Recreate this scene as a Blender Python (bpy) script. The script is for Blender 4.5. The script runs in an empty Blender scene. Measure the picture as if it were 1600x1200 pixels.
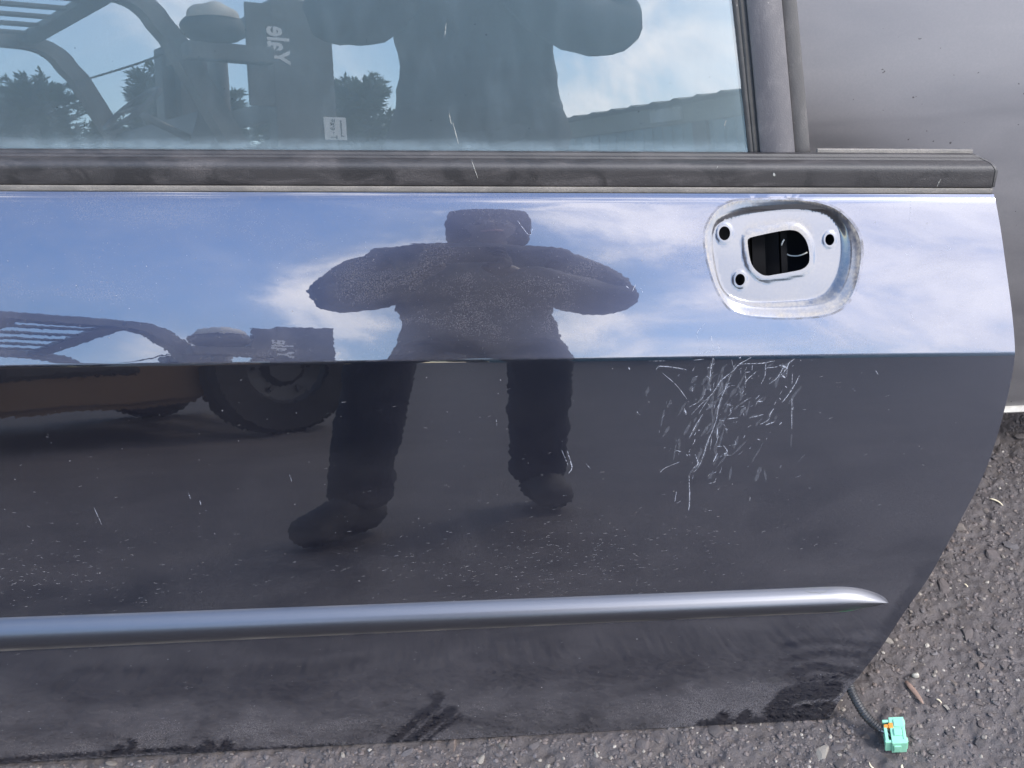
import bpy, bmesh, math, random
import numpy as np
from mathutils import Vector, Matrix
from mathutils.geometry import delaunay_2d_cdt
R = math.radians
SC = bpy.context.scene
COL = SC.collection
random.seed(7)
RNG = np.random.default_rng(11)

# ------------------------------------------------------------------ camera
PITCH, YAW, ROLL = R(40), R(3.0), R(-0.7)
fw = Vector((math.sin(YAW)*math.cos(PITCH), math.cos(YAW)*math.cos(PITCH), -math.sin(PITCH)))
rt = Vector((math.cos(YAW), -math.sin(YAW), 0))
up = rt.cross(fw)
rt2 = rt*math.cos(ROLL)+up*math.sin(ROLL)
up2 = rt2.cross(fw)
cam = bpy.data.cameras.new('camera'); cam.sensor_width = 36; cam.lens = 45.0
cam.clip_start = 0.02; cam.clip_end = 2000
camo = bpy.data.objects.new('camera', cam); COL.objects.link(camo)
camo.matrix_world = Matrix(((rt2.x, up2.x, -fw.x, -0.06), (rt2.y, up2.y, -fw.y, -0.845), (rt2.z, up2.z, -fw.z, 1.22), (0, 0, 0, 1)))
SC.camera = camo

# ------------------------------------------------------------------ light and sky
SUN = Vector((0.62, -0.50, 0.95)).normalized()
EXPOSURE = 2.0
SKY_STRENGTH = 0.15
CLOUD_SEED = 12.2
sl = bpy.data.lights.new('sun', 'SUN'); sl.energy = 1.0; sl.angle = R(12); sl.color = (1.0, 0.95, 0.88)
so = bpy.data.objects.new('sun', sl); COL.objects.link(so)
so.rotation_euler = (-SUN).to_track_quat('-Z', 'Y').to_euler()
SC.view_settings.view_transform = 'Standard'; SC.view_settings.look = 'None'
SC.view_settings.exposure = EXPOSURE; SC.view_settings.gamma = 1.0
SC.view_settings.use_curve_mapping = False
try:
    SC.cycles.use_denoising = True
    SC.cycles.max_bounces = 10; SC.cycles.transparent_max_bounces = 12
    SC.cycles.caustics_reflective = False; SC.cycles.caustics_refractive = False
except Exception: pass

class NT:
    """small helper to write node trees"""
    def __init__(s, tree): s.t = tree; s.t.nodes.clear()
    def n(s, typ, ins=None, **props):
        nd = s.t.nodes.new(typ)
        for k, v in props.items(): setattr(nd, k, v)
        for k, v in (ins or {}).items():
            sock = nd.inputs[k]
            if isinstance(v, bpy.types.NodeSocket): s.t.links.new(v, sock)
            else: sock.default_value = v
        return nd
    def math(s, op, a, b=0.0, c=0.0, clamp=False):
        return s.n('ShaderNodeMath', {0: a, 1: b, 2: c}, operation=op, use_clamp=clamp).outputs[0]
    def vmath(s, op, a, b=(0, 0, 0)):
        return s.n('ShaderNodeVectorMath', {0: a, 1: b}, operation=op).outputs[0]
    def noise(s, vec, scale, detail=2.0, rough=0.5, dist=0.0):
        return s.n('ShaderNodeTexNoise', {'Vector': vec, 'Scale': scale, 'Detail': detail, 'Roughness': rough, 'Distortion': dist})
    def ramp(s, fac, stops, interp='LINEAR'):
        nd = s.n('ShaderNodeValToRGB', {'Fac': fac}); cr = nd.color_ramp; cr.interpolation = interp
        while len(cr.elements) < len(stops): cr.elements.new(0.5)
        for e, (p, c) in zip(cr.elements, stops):
            e.position = p; e.color = c if len(c) == 4 else (*c, 1)
        return nd.outputs[0]
    def step(s, v, a, b):
        return s.n('ShaderNodeMapRange', {'Value': v, 'From Min': a, 'From Max': b}, interpolation_type='SMOOTHSTEP').outputs[0]
    def mix(s, f, a, b):
        nd = s.n('ShaderNodeMix', data_type='RGBA')
        for k, v in ((0, f), (6, a), (7, b)):
            if isinstance(v, bpy.types.NodeSocket): s.t.links.new(v, nd.inputs[k])
            else: nd.inputs[k].default_value = v if k == 0 or len(v) == 4 else (*v, 1)
        return nd.outputs[2]

world = bpy.data.worlds.new('World'); SC.world = world; world.use_nodes = True
w = NT(world.node_tree)
sky = w.n('ShaderNodeTexSky', sky_type='NISHITA', sun_disc=False, sun_elevation=math.asin(SUN.z),
          sun_rotation=math.atan2(SUN.x, SUN.y), altitude=80.0, air_density=1.35, dust_density=0.15, ozone_density=3.0)
tc = w.n('ShaderNodeTexCoord')
sep = w.n('ShaderNodeSeparateXYZ', {0: tc.outputs['Generated']})
pv = w.n('ShaderNodeMapping', {0: tc.outputs['Generated'], 1: (CLOUD_SEED, 0.0, 0.0), 3: (1.0, 1.0, 0.55)}).outputs[0]
big = w.noise(pv, 3.2, 2.0, 0.5, 0.2).outputs[0]
fine = w.noise(pv, 7.5, 9.0, 0.60, 0.5).outputs[0]
cov = w.math('ADD', w.math('MULTIPLY', big, 0.55), w.math('MULTIPLY', fine, 0.45))
cov = w.math('ADD', cov, w.math('MULTIPLY', sep.outputs[0], 0.20))
mask = w.step(cov, 0.51, 0.64)
thin = w.math("MULTIPLY", w.step(cov, 0.42, 0.60), 0.18)
mask = w.math('ADD', w.math('MULTIPLY', mask, 0.80), thin, clamp=True)
shade = w.ramp(fine, [(0.35, (6.0, 6.2, 7.1)), (0.62, (9.6, 9.4, 9.5))])
skyc = w.mix(mask, sky.outputs[0], shade)
bg = w.n('ShaderNodeBackground', {'Color': skyc, 'Strength': SKY_STRENGTH})
out = w.n('ShaderNodeOutputWorld', {'Surface': bg.outputs[0]})

# ------------------------------------------------------------------ object helpers
def link(name, me, mats, parent=None, kind=None, label=None):
    o = bpy.data.objects.new(name, me); COL.objects.link(o)
    if mats is not None:
        for m in (mats if isinstance(mats, (list, tuple)) else [mats]): me.materials.append(m)
    if parent is not None: o.parent = parent
    if kind: o['kind'] = kind
    if label: o['label'] = label
    return o
def tag(o, label, cat, group=None, kind=None):
    o['label'] = label; o['category'] = cat
    if group: o['group'] = group
    if kind: o['kind'] = kind
    return o
def empty(name, loc, label, cat, group=None, rotz=0.0):
    o = bpy.data.objects.new(name, None); COL.objects.link(o); o.empty_display_size = 0.05
    o.location = loc; o.rotation_euler = (0, 0, rotz)
    return tag(o, label, cat, group)
def mesh_np(name, V, F, smooth=True):
    """mesh from numpy vertices and a list/array of faces"""
    me = bpy.data.meshes.new(name)
    V = np.asarray(V, dtype=np.float32)
    if isinstance(F, np.ndarray):
        k = F.shape[1]; n = F.shape[0]
        me.vertices.add(len(V)); me.vertices.foreach_set('co', V.ravel())
        me.loops.add(n*k); me.loops.foreach_set('vertex_index', F.astype(np.int32).ravel())
        me.polygons.add(n); me.polygons.foreach_set('loop_start', np.arange(0, n*k, k, dtype=np.int32))
        me.update(calc_edges=True); me.validate()
    else:
        me.from_pydata(V.tolist(), [], [list(f) for f in F]); me.update()
    me.polygons.foreach_set('use_smooth', np.full(len(me.polygons), smooth))
    return me
def grid_faces(nr, nc, flip=False):
    i = np.arange(nr-1)[:, None]*nc+np.arange(nc-1)[None]
    f = np.stack([i, i+1, i+1+nc, i+nc], -1).reshape(-1, 4)
    return f[:, ::-1] if flip else f
def bm_mesh(name, bm, smooth=False, angle=None):
    bmesh.ops.recalc_face_normals(bm, faces=bm.faces[:])
    me = bpy.data.meshes.new(name); bm.to_mesh(me); bm.free()
    me.polygons.foreach_set('use_smooth', np.full(len(me.polygons), smooth))
    if angle:
        me.polygons.foreach_set('use_smooth', np.full(len(me.polygons), True))
        me.set_sharp_from_angle(angle=R(angle))
    return me
def add_box(bm, lo, hi, bev=0.0, mat=None):
    lo = Vector(lo); hi = Vector(hi)
    r = bmesh.ops.create_cube(bm, size=1.0)
    vs = r['verts']
    M = Matrix.Translation((lo+hi)/2) @ Matrix.Diagonal((*(hi-lo), 1))
    if mat is not None: M = mat @ M
    bmesh.ops.transform(bm, matrix=M, verts=vs)
    if bev > 0:
        es = list({e for v in vs for e in v.link_edges})
        bmesh.ops.bevel(bm, geom=es, offset=bev, segments=2, profile=0.6, affect='EDGES')
def add_tube(bm, pts, rad, seg=12, cap=True, flat=None):
    """tube along points; rad a number or one per point; flat=(a,b) squashes the section in the (side, other) axes"""
    P = [Vector(p) for p in pts]; n = len(P)
    rs = rad if isinstance(rad, (list, tuple)) else [rad]*n
    t0 = (P[1]-P[0]).normalized()
    a = Vector((0, 0, 1)) if abs(t0.z) < 0.9 else Vector((1, 0, 0))
    nrm = (a-t0*a.dot(t0)).normalized(); rings = []
    for i in range(n):
        t = (P[min(i+1, n-1)]-P[max(i-1, 0)]).normalized()
        nrm = (nrm-t*nrm.dot(t)).normalized(); b = t.cross(nrm)
        fa, fb = flat or (1, 1)
        rings.append([bm.verts.new(P[i]+(nrm*math.cos(2*math.pi*k/seg)*fa+b*math.sin(2*math.pi*k/seg)*fb)*rs[i]) for k in range(seg)])
    for i in range(n-1):
        for k in range(seg):
            bm.faces.new((rings[i][k], rings[i][(k+1) % seg], rings[i+1][(k+1) % seg], rings[i+1][k]))
    if cap:
        bm.faces.new(rings[0][::-1]); bm.faces.new(rings[-1])
def add_beam(bm, pts, wid, hei, updir=(0, 0, 1)):
    """rectangular bar along points"""
    P = [Vector(p) for p in pts]; n = len(P); rings = []
    for i in range(n):
        t = (P[min(i+1, n-1)]-P[max(i-1, 0)]).normalized()
        s = t.cross(Vector(updir)).normalized(); u = s.cross(t)
        rings.append([bm.verts.new(P[i]+s*sx*wid/2+u*sy*hei/2) for sx, sy in ((-1, -1), (1, -1), (1, 1), (-1, 1))])
    for i in range(n-1):
        for k in range(4): bm.faces.new((rings[i][k], rings[i][(k+1) % 4], rings[i+1][(k+1) % 4], rings[i+1][k]))
    bm.faces.new(rings[0][::-1]); bm.faces.new(rings[-1])
def add_prism(bm, poly, y0, y1):
    """polygon in (x,z) extruded along y"""
    a = [bm.verts.new((x, y0, z)) for x, z in poly]; b = [bm.verts.new((x, y1, z)) for x, z in poly]
    n = len(poly); bm.faces.new(a); bm.faces.new(b[::-1])
    for i in range(n): bm.faces.new((a[i], b[i], b[(i+1) % n], a[(i+1) % n]))
def spline(pts, n):
    """Catmull-Rom through points (tuples), n samples"""
    P = np.array(pts, float); P = np.vstack([2*P[0]-P[1], P, 2*P[-1]-P[-2]]); m = len(pts)-1
    o = []
    for u in np.linspace(0, m, n):
        i = min(int(u), m-1); t = u-i; a, b, c, d_ = P[i], P[i+1], P[i+2], P[i+3]
        o.append(0.5*((2*b)+(-a+c)*t+(2*a-5*b+4*c-d_)*t*t+(-a+3*b-3*c+d_)*t**3))
    return np.array(o)
def closed_spline(pts, n):
    P = np.array(pts, float); m = len(P); o = []
    for u in np.linspace(0, m, n, endpoint=False):
        i = int(u); t = u-i; a, b, c, d_ = (P[(i+k) % m] for k in (-1, 0, 1, 2))
        o.append(0.5*((2*b)+(-a+c)*t+(2*a-5*b+4*c-d_)*t*t+(-a+3*b-3*c+d_)*t**3))
    return np.array(o)
def inside(poly, pts):
    x, y = pts[:, 0], pts[:, 1]; r = np.zeros(len(pts), bool); n = len(poly); j = n-1
    for i in range(n):
        xi, yi = poly[i]; xj, yj = poly[j]
        c = ((yi > y) != (yj > y)) & (x < (xj-xi)*(y-yi)/(yj-yi+1e-12)+xi); r ^= c; j = i
    return r
def dist_polyline(pts, line):
    d = np.full(len(pts), 1e9)
    L = np.array(line, float)
    if len(L) == 1: return np.hypot(*(pts-L[0]).T)
    for a, b in zip(L[:-1], L[1:]):
        ab = b-a; t = np.clip(((pts-a) @ ab)/(ab @ ab+1e-12), 0, 1)
        d = np.minimum(d, np.hypot(*(pts-(a+t[:, None]*ab)).T))
    return d

# ------------------------------------------------------------------ materials
def new_mat(name):
    m = bpy.data.materials.new(name); m.use_nodes = True
    return m, NT(m.node_tree)
def finish(n, bsdf, disp=None):
    n.n('ShaderNodeOutputMaterial', {'Surface': bsdf})
def P_(n, **k):
    return n.n('ShaderNodeBsdfPrincipled', {a.replace('_', ' '): v for a, v in k.items()}).outputs[0]
def simple(name, col, rough=0.5, metal=0.0, var=0.25, scale=30.0, bump=0.0, bscale=200.0, coat=0.0, spec=0.5):
    """plain material with tonal variation and optional fine relief"""
    m, n = new_mat(name); t = n.n('ShaderNodeTexCoord').outputs['Object']
    f = n.noise(t, scale, 5.0, 0.6).outputs[0]
    c = n.mix(f, tuple(x*(1-var) for x in col), tuple(min(1, x*(1+var)) for x in col))
    k = dict(Base_Color=c, Roughness=n.math('ADD', n.math('MULTIPLY', f, 0.2), rough-0.1), Metallic=metal)
    k['Specular_IOR_Level'] = spec
    if coat: k['Coat_Weight'] = coat; k['Coat_Roughness'] = 0.08
    if bump:
        h = n.noise(t, bscale, 4.0, 0.6).outputs[0]
        k['Normal'] = n.n('ShaderNodeBump', {'Height': h, 'Strength': 1.0, 'Distance': bump}).outputs[0]
    finish(n, P_(n, **k)); return m

def paint_material():
    """dark blue-grey metallic lacquer with dust, orange peel and road specks"""
    m, n = new_mat('navy_metallic_lacquer'); g = n.n('ShaderNodeNewGeometry'); tco = n.n('ShaderNodeTexCoord').outputs['Object']
    wob = n.noise(tco, 260.0, 2.0, 0.5).outputs[1]
    wob2 = n.noise(tco, 14.0, 1.0, 0.5).outputs[1]
    dn = n.vmath('MULTIPLY', n.vmath('SUBTRACT', wob, (0.5, 0.5, 0.5)), (PEEL, PEEL, PEEL))
    dn2 = n.vmath('MULTIPLY', n.vmath('SUBTRACT', wob2, (0.5, 0.5, 0.5)), (PEEL*0.8,)*3)
    nrm = n.vmath('NORMALIZE', n.vmath('ADD', n.vmath('ADD', g.outputs['Normal'], dn), dn2))
    dust_glare = n.n('ShaderNodeAttribute', attribute_name='dust_glare').outputs['Fac']
    st = n.n('ShaderNodeMapping', {0: tco, 3: (1.0, 1.0, 2.2)}).outputs[0]
    big = n.noise(st, 9.0, 6.0, 0.62, 0.4).outputs[0]
    mic = n.noise(tco, 900.0, 3.0, 0.7).outputs[0]
    sp = n.noise(tco, 420.0, 2.0, 0.5).outputs[0]
    speck = n.step(sp, 0.70, 0.76)
    d = n.math('MULTIPLY', dust_glare, n.math('MULTIPLY', n.step(big, 0.18, 0.75), n.step(mic, 0.20, 0.78)))
    d = n.math('ADD', d, n.math('MULTIPLY', speck, n.math('MULTIPLY', dust_glare, 0.5)), clamp=True)
    flake = n.noise(tco, 2500.0, 1.0, 0.5).outputs[0]
    base = n.mix(flake, (0.044, 0.049, 0.076), (0.064, 0.070, 0.106))
    lac = P_(n, Base_Color=base, Metallic=1.0, Roughness=0.225, Coat_Weight=1.0, Coat_Roughness=0.008, Coat_IOR=COAT_IOR, Coat_Normal=nrm, Normal=nrm)
    dirt = n.n('ShaderNodeBsdfDiffuse', {'Color': n.mix(sp, (0.185, 0.168, 0.175, 1), (0.275, 0.255, 0.262, 1)), 'Roughness': 1.0}).outputs[0]  # dirt colour low down; above the crease it carries the painted glare
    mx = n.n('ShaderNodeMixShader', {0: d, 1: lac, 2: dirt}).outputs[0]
    finish(n, mx); return m
PEEL = 0.0048
COAT_IOR = 1.95
M = {}
M['paint'] = paint_material()
def recess_material():
    m, n = new_mat('thin_lacquer_in_recess'); t = n.n('ShaderNodeTexCoord').outputs['Object']
    rim = n.n('ShaderNodeAttribute', attribute_name='grime').outputs['Fac']
    f = n.noise(t, 45.0, 6.0, 0.65, 0.5).outputs[0]; f2 = n.noise(t, 300.0, 3.0, 0.6).outputs[0]
    gr = n.math('MULTIPLY', rim, n.step(n.math('ADD', f, n.math('MULTIPLY', f2, 0.4)), 0.45, 0.95), clamp=True)
    lac = P_(n, Base_Color=(0.045, 0.050, 0.070, 1), Metallic=1.0, Roughness=0.34, Coat_Weight=1.0, Coat_Roughness=0.10, Coat_IOR=COAT_IOR)
    dirt = P_(n, Base_Color=n.mix(f2, (0.16, 0.13, 0.10), (0.36, 0.32, 0.27)), Roughness=0.85)
    finish(n, n.n('ShaderNodeMixShader', {0: gr, 1: lac, 2: dirt}).outputs[0]); return m
M['recess'] = recess_material()
def glass_material():
    m, n = new_mat('tinted_glass_outer'); g = n.n('ShaderNodeNewGeometry'); t = n.n('ShaderNodeTexCoord').outputs['Object']
    wob = n.noise(t, 10.0, 1.0, 0.5).outputs[1]
    nrm = n.vmath('NORMALIZE', n.vmath('ADD', g.outputs['Normal'], n.vmath('MULTIPLY', n.vmath('SUBTRACT', wob, (0.5,)*3), (0.0012,)*3)))
    fr = n.n('ShaderNodeFresnel', {'IOR': GLASS_IOR, 'Normal': nrm}).outputs[0]
    tr = n.n('ShaderNodeBsdfTransparent', {'Color': GLASS_TINT}).outputs[0]
    gl = n.n('ShaderNodeBsdfGlossy', {'Color': (1, 1, 1, 1), 'Roughness': 0.0, 'Normal': nrm}).outputs[0]
    mx = n.n('ShaderNodeMixShader', {0: fr, 1: tr, 2: gl}).outputs[0]
    e = n.n('ShaderNodeAttribute', attribute_name='grime').outputs['Fac']
    f = n.noise(t, 60.0, 6.0, 0.65).outputs[0]; sp = n.noise(t, 260.0, 2.0, 0.5).outputs[0]; st = n.noise(n.n('ShaderNodeMapping', {0: t, 3: (1, 1, 0.08)}).outputs[0], 70.0, 4.0, 0.6).outputs[0]
    d = n.math('MULTIPLY', e, n.math('ADD', n.math('MULTIPLY', n.step(f, 0.25, 0.75), 0.5), 0.5))
    d = n.math('ADD', d, n.math('MULTIPLY', n.step(sp, 0.765, 0.80), 0.25))
    d = n.math('ADD', d, n.math('MULTIPLY', n.step(st, 0.40, 0.85), 0.05))
    d = n.math("ADD", d, 0.15, clamp=True)
    dirt = n.n('ShaderNodeBsdfDiffuse', {'Color': (0.25, 0.315, 0.35, 1)}).outputs[0]
    finish(n, n.n('ShaderNodeMixShader', {0: d, 1: mx, 2: dirt}).outputs[0]); return m
GLASS_IOR = 2.15
GLASS_TINT = (0.74, 0.95, 1.0, 1)
M['glass'] = glass_material()
m, n = new_mat('tinted_glass_inner'); finish(n, n.n('ShaderNodeBsdfTransparent', {'Color': (0.95, 0.99, 0.99, 1)}).outputs[0]); M['glass_in'] = m
def plastic(name, col, rough, dustc=(0.30, 0.27, 0.25), amt=0.35, lo=0.45, hi=0.8, stretch=(0.35, 1, 1.5), blot=0.0):
    """weathered black plastic: faded, dusty in streaks, fine grain"""
    m, n = new_mat(name); t = n.n('ShaderNodeTexCoord').outputs['Object']
    s = n.n('ShaderNodeMapping', {0: t, 3: stretch}).outputs[0]
    f = n.noise(s, 55.0, 7.0, 0.65, 0.6).outputs[0]; g = n.noise(t, 700.0, 3.0, 0.6).outputs[0]
    k = n.math('MULTIPLY', n.step(f, lo, hi), n.math('MULTIPLY', n.step(g, 0.2, 0.7), amt))
    sp = n.step(n.noise(t, 330.0, 2.0, 0.5).outputs[0], 0.72, 0.77)
    k = n.math('ADD', n.math('ADD', k, amt*0.25), n.math('MULTIPLY', sp, 0.35), clamp=True)
    bl = n.step(n.noise(n.n('ShaderNodeMapping', {0: t, 3: (0.8, 1, 1)}).outputs[0], 22.0, 4.0, 0.6, 0.8).outputs[0], 0.48, 0.60)
    k = n.math('MULTIPLY', k, n.math('SUBTRACT', 1.0, n.math('MULTIPLY', bl, blot)))
    bp = n.n('ShaderNodeBump', {'Height': g, 'Strength': 0.6, 'Distance': 0.0004}).outputs[0]
    finish(n, P_(n, Base_Color=n.mix(k, col, dustc), Roughness=n.math('ADD', n.math('MULTIPLY', k, 0.4), rough, clamp=True), Normal=bp)); return m
M['belt'] = plastic('faded_black_plastic', (0.014, 0.0125, 0.013), 0.50, (0.16, 0.14, 0.135), 0.34, blot=0.8)
M['lip'] = plastic('chalky_grey_rubber', (0.08, 0.074, 0.068), 0.75, (0.26, 0.23, 0.20), 0.6, 0.3, 0.7)
M['pillar'] = plastic('satin_black_plastic', (0.042, 0.039, 0.045), 0.38, amt=0.22, stretch=(1, 1, 0.4))
M['pillar2'] = plastic('dull_dark_plastic', (0.030, 0.028, 0.028), 0.55, amt=0.20, stretch=(1, 1, 0.4))
M['rubber'] = plastic('black_rubber', (0.010, 0.010, 0.011), 0.5, amt=0.10)
def strip_material():
    m, n = new_mat('satin_painted_strip'); t = n.n('ShaderNodeTexCoord').outputs['Object']
    gr = n.n('ShaderNodeAttribute', attribute_name='grime').outputs['Fac']
    f = n.noise(n.n('ShaderNodeMapping', {0: t, 3: (0.4, 1, 1)}).outputs[0], 60.0, 6.0, 0.6).outputs[0]
    g = n.noise(t, 500.0, 3.0, 0.6).outputs[0]
    k = n.math('MULTIPLY', gr, n.step(f, 0.2, 0.75)); k = n.math('ADD', k, n.math('MULTIPLY', n.step(g, 0.66, 0.8), 0.12), clamp=True)
    lac = P_(n, Base_Color=(0.036, 0.038, 0.052, 1), Metallic=0.9, Roughness=0.44, Coat_Weight=0.9, Coat_Roughness=0.33, Coat_IOR=COAT_IOR)
    dirt = P_(n, Base_Color=(0.20, 0.175, 0.15, 1), Roughness=0.9)
    finish(n, n.n('ShaderNodeMixShader', {0: k, 1: lac, 2: dirt}).outputs[0]); return m
M['strip'] = strip_material()
def grey_paint():
    m, n = new_mat('dusty_silver_grey_lacquer'); t = n.n('ShaderNodeTexCoord').outputs['Object']
    s = n.n('ShaderNodeMapping', {0: t, 2: (0, R(28), 0), 3: (0.5, 1, 2.5)}).outputs[0]
    f = n.noise(s, 7.0, 6.0, 0.6, 0.4).outputs[0]; g = n.noise(t, 420.0, 3.0, 0.65).outputs[0]
    sp = n.step(n.noise(t, 170.0, 1.5, 0.5).outputs[0], 0.755, 0.79)
    col = n.mix(f, GREY_LO, GREY_HI)
    lac = P_(n, Base_Color=col, Metallic=0.9, Roughness=n.math('ADD', n.math('MULTIPLY', f, 0.15), 0.40), Coat_Weight=0.5, Coat_Roughness=0.30, Coat_IOR=1.5)
    dirt = n.n('ShaderNodeBsdfDiffuse', {'Color': n.mix(g, (0.17, 0.155, 0.15), (0.34, 0.32, 0.31))}).outputs[0]
    a = n.n('ShaderNodeMixShader', {0: n.math('ADD', n.math('MULTIPLY', n.step(f, 0.25, 0.8), 0.22), n.math('MULTIPLY', g, 0.18)), 1: lac, 2: dirt}).outputs[0]
    dk = n.n('ShaderNodeBsdfDiffuse', {'Color': (0.03, 0.028, 0.027, 1)}).outputs[0]
    finish(n, n.n('ShaderNodeMixShader', {0: n.math('MULTIPLY', sp, 0.7), 1: a, 2: dk}).outputs[0]); return m
GREY_LO, GREY_HI = (0.185, 0.182, 0.198), (0.255, 0.25, 0.268)
M['grey'] = grey_paint()
M['hem'] = simple('pale_worn_hem', (0.42, 0.40, 0.36), 0.7, 0.0, 0.35, 60.0, 0.001, 180.0)
M['chrome'] = simple('dull_chrome', (0.55, 0.53, 0.50), 0.22, 1.0, 0.15, 40.0)
M['steel'] = simple('painted_steel_inside', (0.010, 0.010, 0.013), 0.6, 0.0, 0.3, 20.0, spec=0.2)
def mark(name, col, amt):
    m, n = new_mat(name); t = n.n('ShaderNodeTexCoord').outputs['Object']
    f = n.noise(t, 420.0, 4.0, 0.65).outputs[0]
    d = n.n('ShaderNodeBsdfDiffuse', {'Color': n.mix(f, tuple(c*0.7 for c in col), col)}).outputs[0]
    tr = n.n('ShaderNodeBsdfTransparent').outputs[0]
    finish(n, n.n('ShaderNodeMixShader', {0: n.math('MULTIPLY', n.step(f, 0.25, 0.6), amt), 1: tr, 2: d}).outputs[0]); return m
M['scratch'] = mark('bare_scratched_paint', (0.40, 0.41, 0.46), 0.72)
M['scuff'] = mark('hazy_rubbed_lacquer', (0.30, 0.31, 0.35), 0.13)
M['fleck'] = mark('dried_water_flecks', (0.26, 0.25, 0.26), 0.75)
M['conduit'] = simple('black_corrugated_plastic', (0.022, 0.021, 0.022), 0.38, 0.0, 0.3, 80.0)
M['green'] = simple('mint_green_plastic', (0.22, 0.49, 0.34), 0.35, 0.0, 0.18, 120.0)
M['orange_clip'] = simple('orange_plastic', (0.62, 0.22, 0.03), 0.4, 0.0, 0.15, 100.0)
M['wire'] = simple('pale_wire', (0.5, 0.5, 0.48), 0.4, 0.0, 0.2, 100.0)
M['straw'] = simple('dry_straw', (0.55, 0.48, 0.34), 0.8, 0.0, 0.3, 200.0)
M['seed'] = simple('dried_leaf', (0.40, 0.27, 0.16), 0.8, 0.0, 0.5, 400.0)
M['dropping'] = mark('white_dried_dropping', (0.46, 0.45, 0.41), 0.70)

# ------------------------------------------------------------------ shape of the door skin: y = f(x, z), leaning back
BOT, CRE, TOP = (-0.00506, -0.00705), (0.43385, -0.03465), (0.56933, -0.0420)     # heights of bottom edge, crease and top edge: a + b*x
EL = [(0, 8), (.03, 10), (.10, 14), (.25, 15.8), (.6, 16.8), (.85, 17.9), (.994, 18.2), (1.0, 22.0)]
EU = [(0, 22.0), (.014, 27.5), (.5, 32), (.9, 36), (.95, 38), (.975, 45), (1.0, 62)]
VS = np.linspace(0, 1, 2001)
def integ(prof):
    t = np.tan(np.radians(np.interp(VS, *zip(*prof))))
    return np.concatenate([[0], np.cumsum((t[1:]+t[:-1])/2*np.diff(VS))])
IL, IU = integ(EL), integ(EU)
def row(k, x): return k[0]+k[1]*x
def skin_y(x, z):
    x = np.asarray(x, float); z = np.asarray(z, float)
    zb, zc, zt = row(BOT, x), row(CRE, x), row(TOP, x)
    v = (z-zb)/(zc-zb); u = (z-zc)/(zt-zc)
    lo = (zc-zb)*np.interp(np.clip(v, 0, 1), VS, IL)+np.minimum(z-zb, 0)*math.tan(R(8))
    hi = (zc-zb)*IL[-1]+(zt-zc)*np.interp(np.clip(u, 0, 1), VS, IU)+np.maximum(z-zt, 0)*math.tan(R(38))
    return np.where(z < zc, lo, hi)
def skin_n(x, z, h=0.0004):
    fx = (skin_y(x+h, z)-skin_y(x-h, z))/(2*h); fz = (skin_y(x, z+h)-skin_y(x, z-h))/(2*h)
    n = np.stack([fx, -np.ones_like(fx), fz], -1); return n/np.linalg.norm(n, axis=-1, keepdims=True)
def skin(x, z, off=0.0):
    x = np.asarray(x, float); z = np.asarray(z, float)
    p = np.stack([x, skin_y(x, z), z], -1)
    return p+skin_n(x, z)*np.asarray(off)[..., None] if np.ndim(off) or off else p
XL = -0.74
# traced in the door's own (x, z): rear edge, handle recess, openings, wiped dust, scratches
RIGHT=[[0.472,0.5481],[0.4769,0.5247],[0.4833,0.4878],[0.4902,0.4493],[0.4942,0.4179],[0.494,0.392],[0.4905,0.3557],[0.4853,0.3219],[0.4782,0.2909],[0.466,0.256],[0.4489,0.213],[0.4324,0.1725],[0.41,0.1312],[0.391,0.0925],[0.3694,0.0552],[0.3506,0.0238],[0.3397,-0.0047]]
RIM=[[0.1832,0.529],[0.1837,0.5194],[0.1856,0.5095],[0.19,0.4956],[0.1968,0.4813],[0.2062,0.4697],[0.2192,0.4635],[0.2407,0.4602],[0.2707,0.4583],[0.3007,0.4594],[0.3187,0.4658],[0.3295,0.4776],[0.3355,0.4953],[0.3373,0.511],[0.3347,0.5247],[0.3255,0.5365],[0.3114,0.5461],[0.2902,0.552],[0.2607,0.5549],[0.231,0.5557],[0.212,0.5551],[0.1988,0.551],[0.189,0.5421],[0.1846,0.5347]]
FLOOR=[[0.1938,0.5267],[0.1938,0.517],[0.1955,0.5042],[0.1993,0.4902],[0.2075,0.4808],[0.2229,0.4756],[0.2408,0.4735],[0.2647,0.4733],[0.2887,0.4742],[0.3031,0.4787],[0.3133,0.4904],[0.318,0.504],[0.319,0.5186],[0.3169,0.5302],[0.3088,0.5396],[0.2959,0.5448],[0.2721,0.5474],[0.2424,0.5461],[0.2186,0.5435],[0.2019,0.5397],[0.1958,0.5351]]
OPEN=[[0.2263,0.5234],[0.2277,0.5257],[0.2311,0.5268],[0.2478,0.5292],[0.2633,0.5308],[0.2716,0.5307],[0.2775,0.5289],[0.2827,0.5245],[0.2856,0.5199],[0.2873,0.5141],[0.2878,0.5062],[0.2859,0.5019],[0.2805,0.4985],[0.2709,0.4969],[0.253,0.4951],[0.2458,0.4945],[0.2399,0.4957],[0.2334,0.5002],[0.2294,0.5058],[0.2274,0.5136]]
EMB=[[0.2227,0.5245],[0.2247,0.5312],[0.2325,0.5351],[0.2539,0.5366],[0.2659,0.537],[0.2813,0.536],[0.2895,0.5304],[0.2916,0.5197],[0.2913,0.5032],[0.2864,0.4954],[0.272,0.4926],[0.2481,0.4901],[0.2363,0.4926],[0.2292,0.4989],[0.2247,0.5099]]
HOLES=[[[0.2037,0.5309],0.0056],[[0.3084,0.5215],0.0046],[[0.2182,0.4924],0.0049]]
MTOP=[[-0.5489,0.1853],[-0.2851,0.1796],[-0.0159,0.1744],[0.3212,0.1681]]
MBOT=[[-0.556,0.1478],[-0.2888,0.1454],[-0.0168,0.143],[0.3234,0.1389]]
MTIP=[[0.3902,0.1465]]
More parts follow.
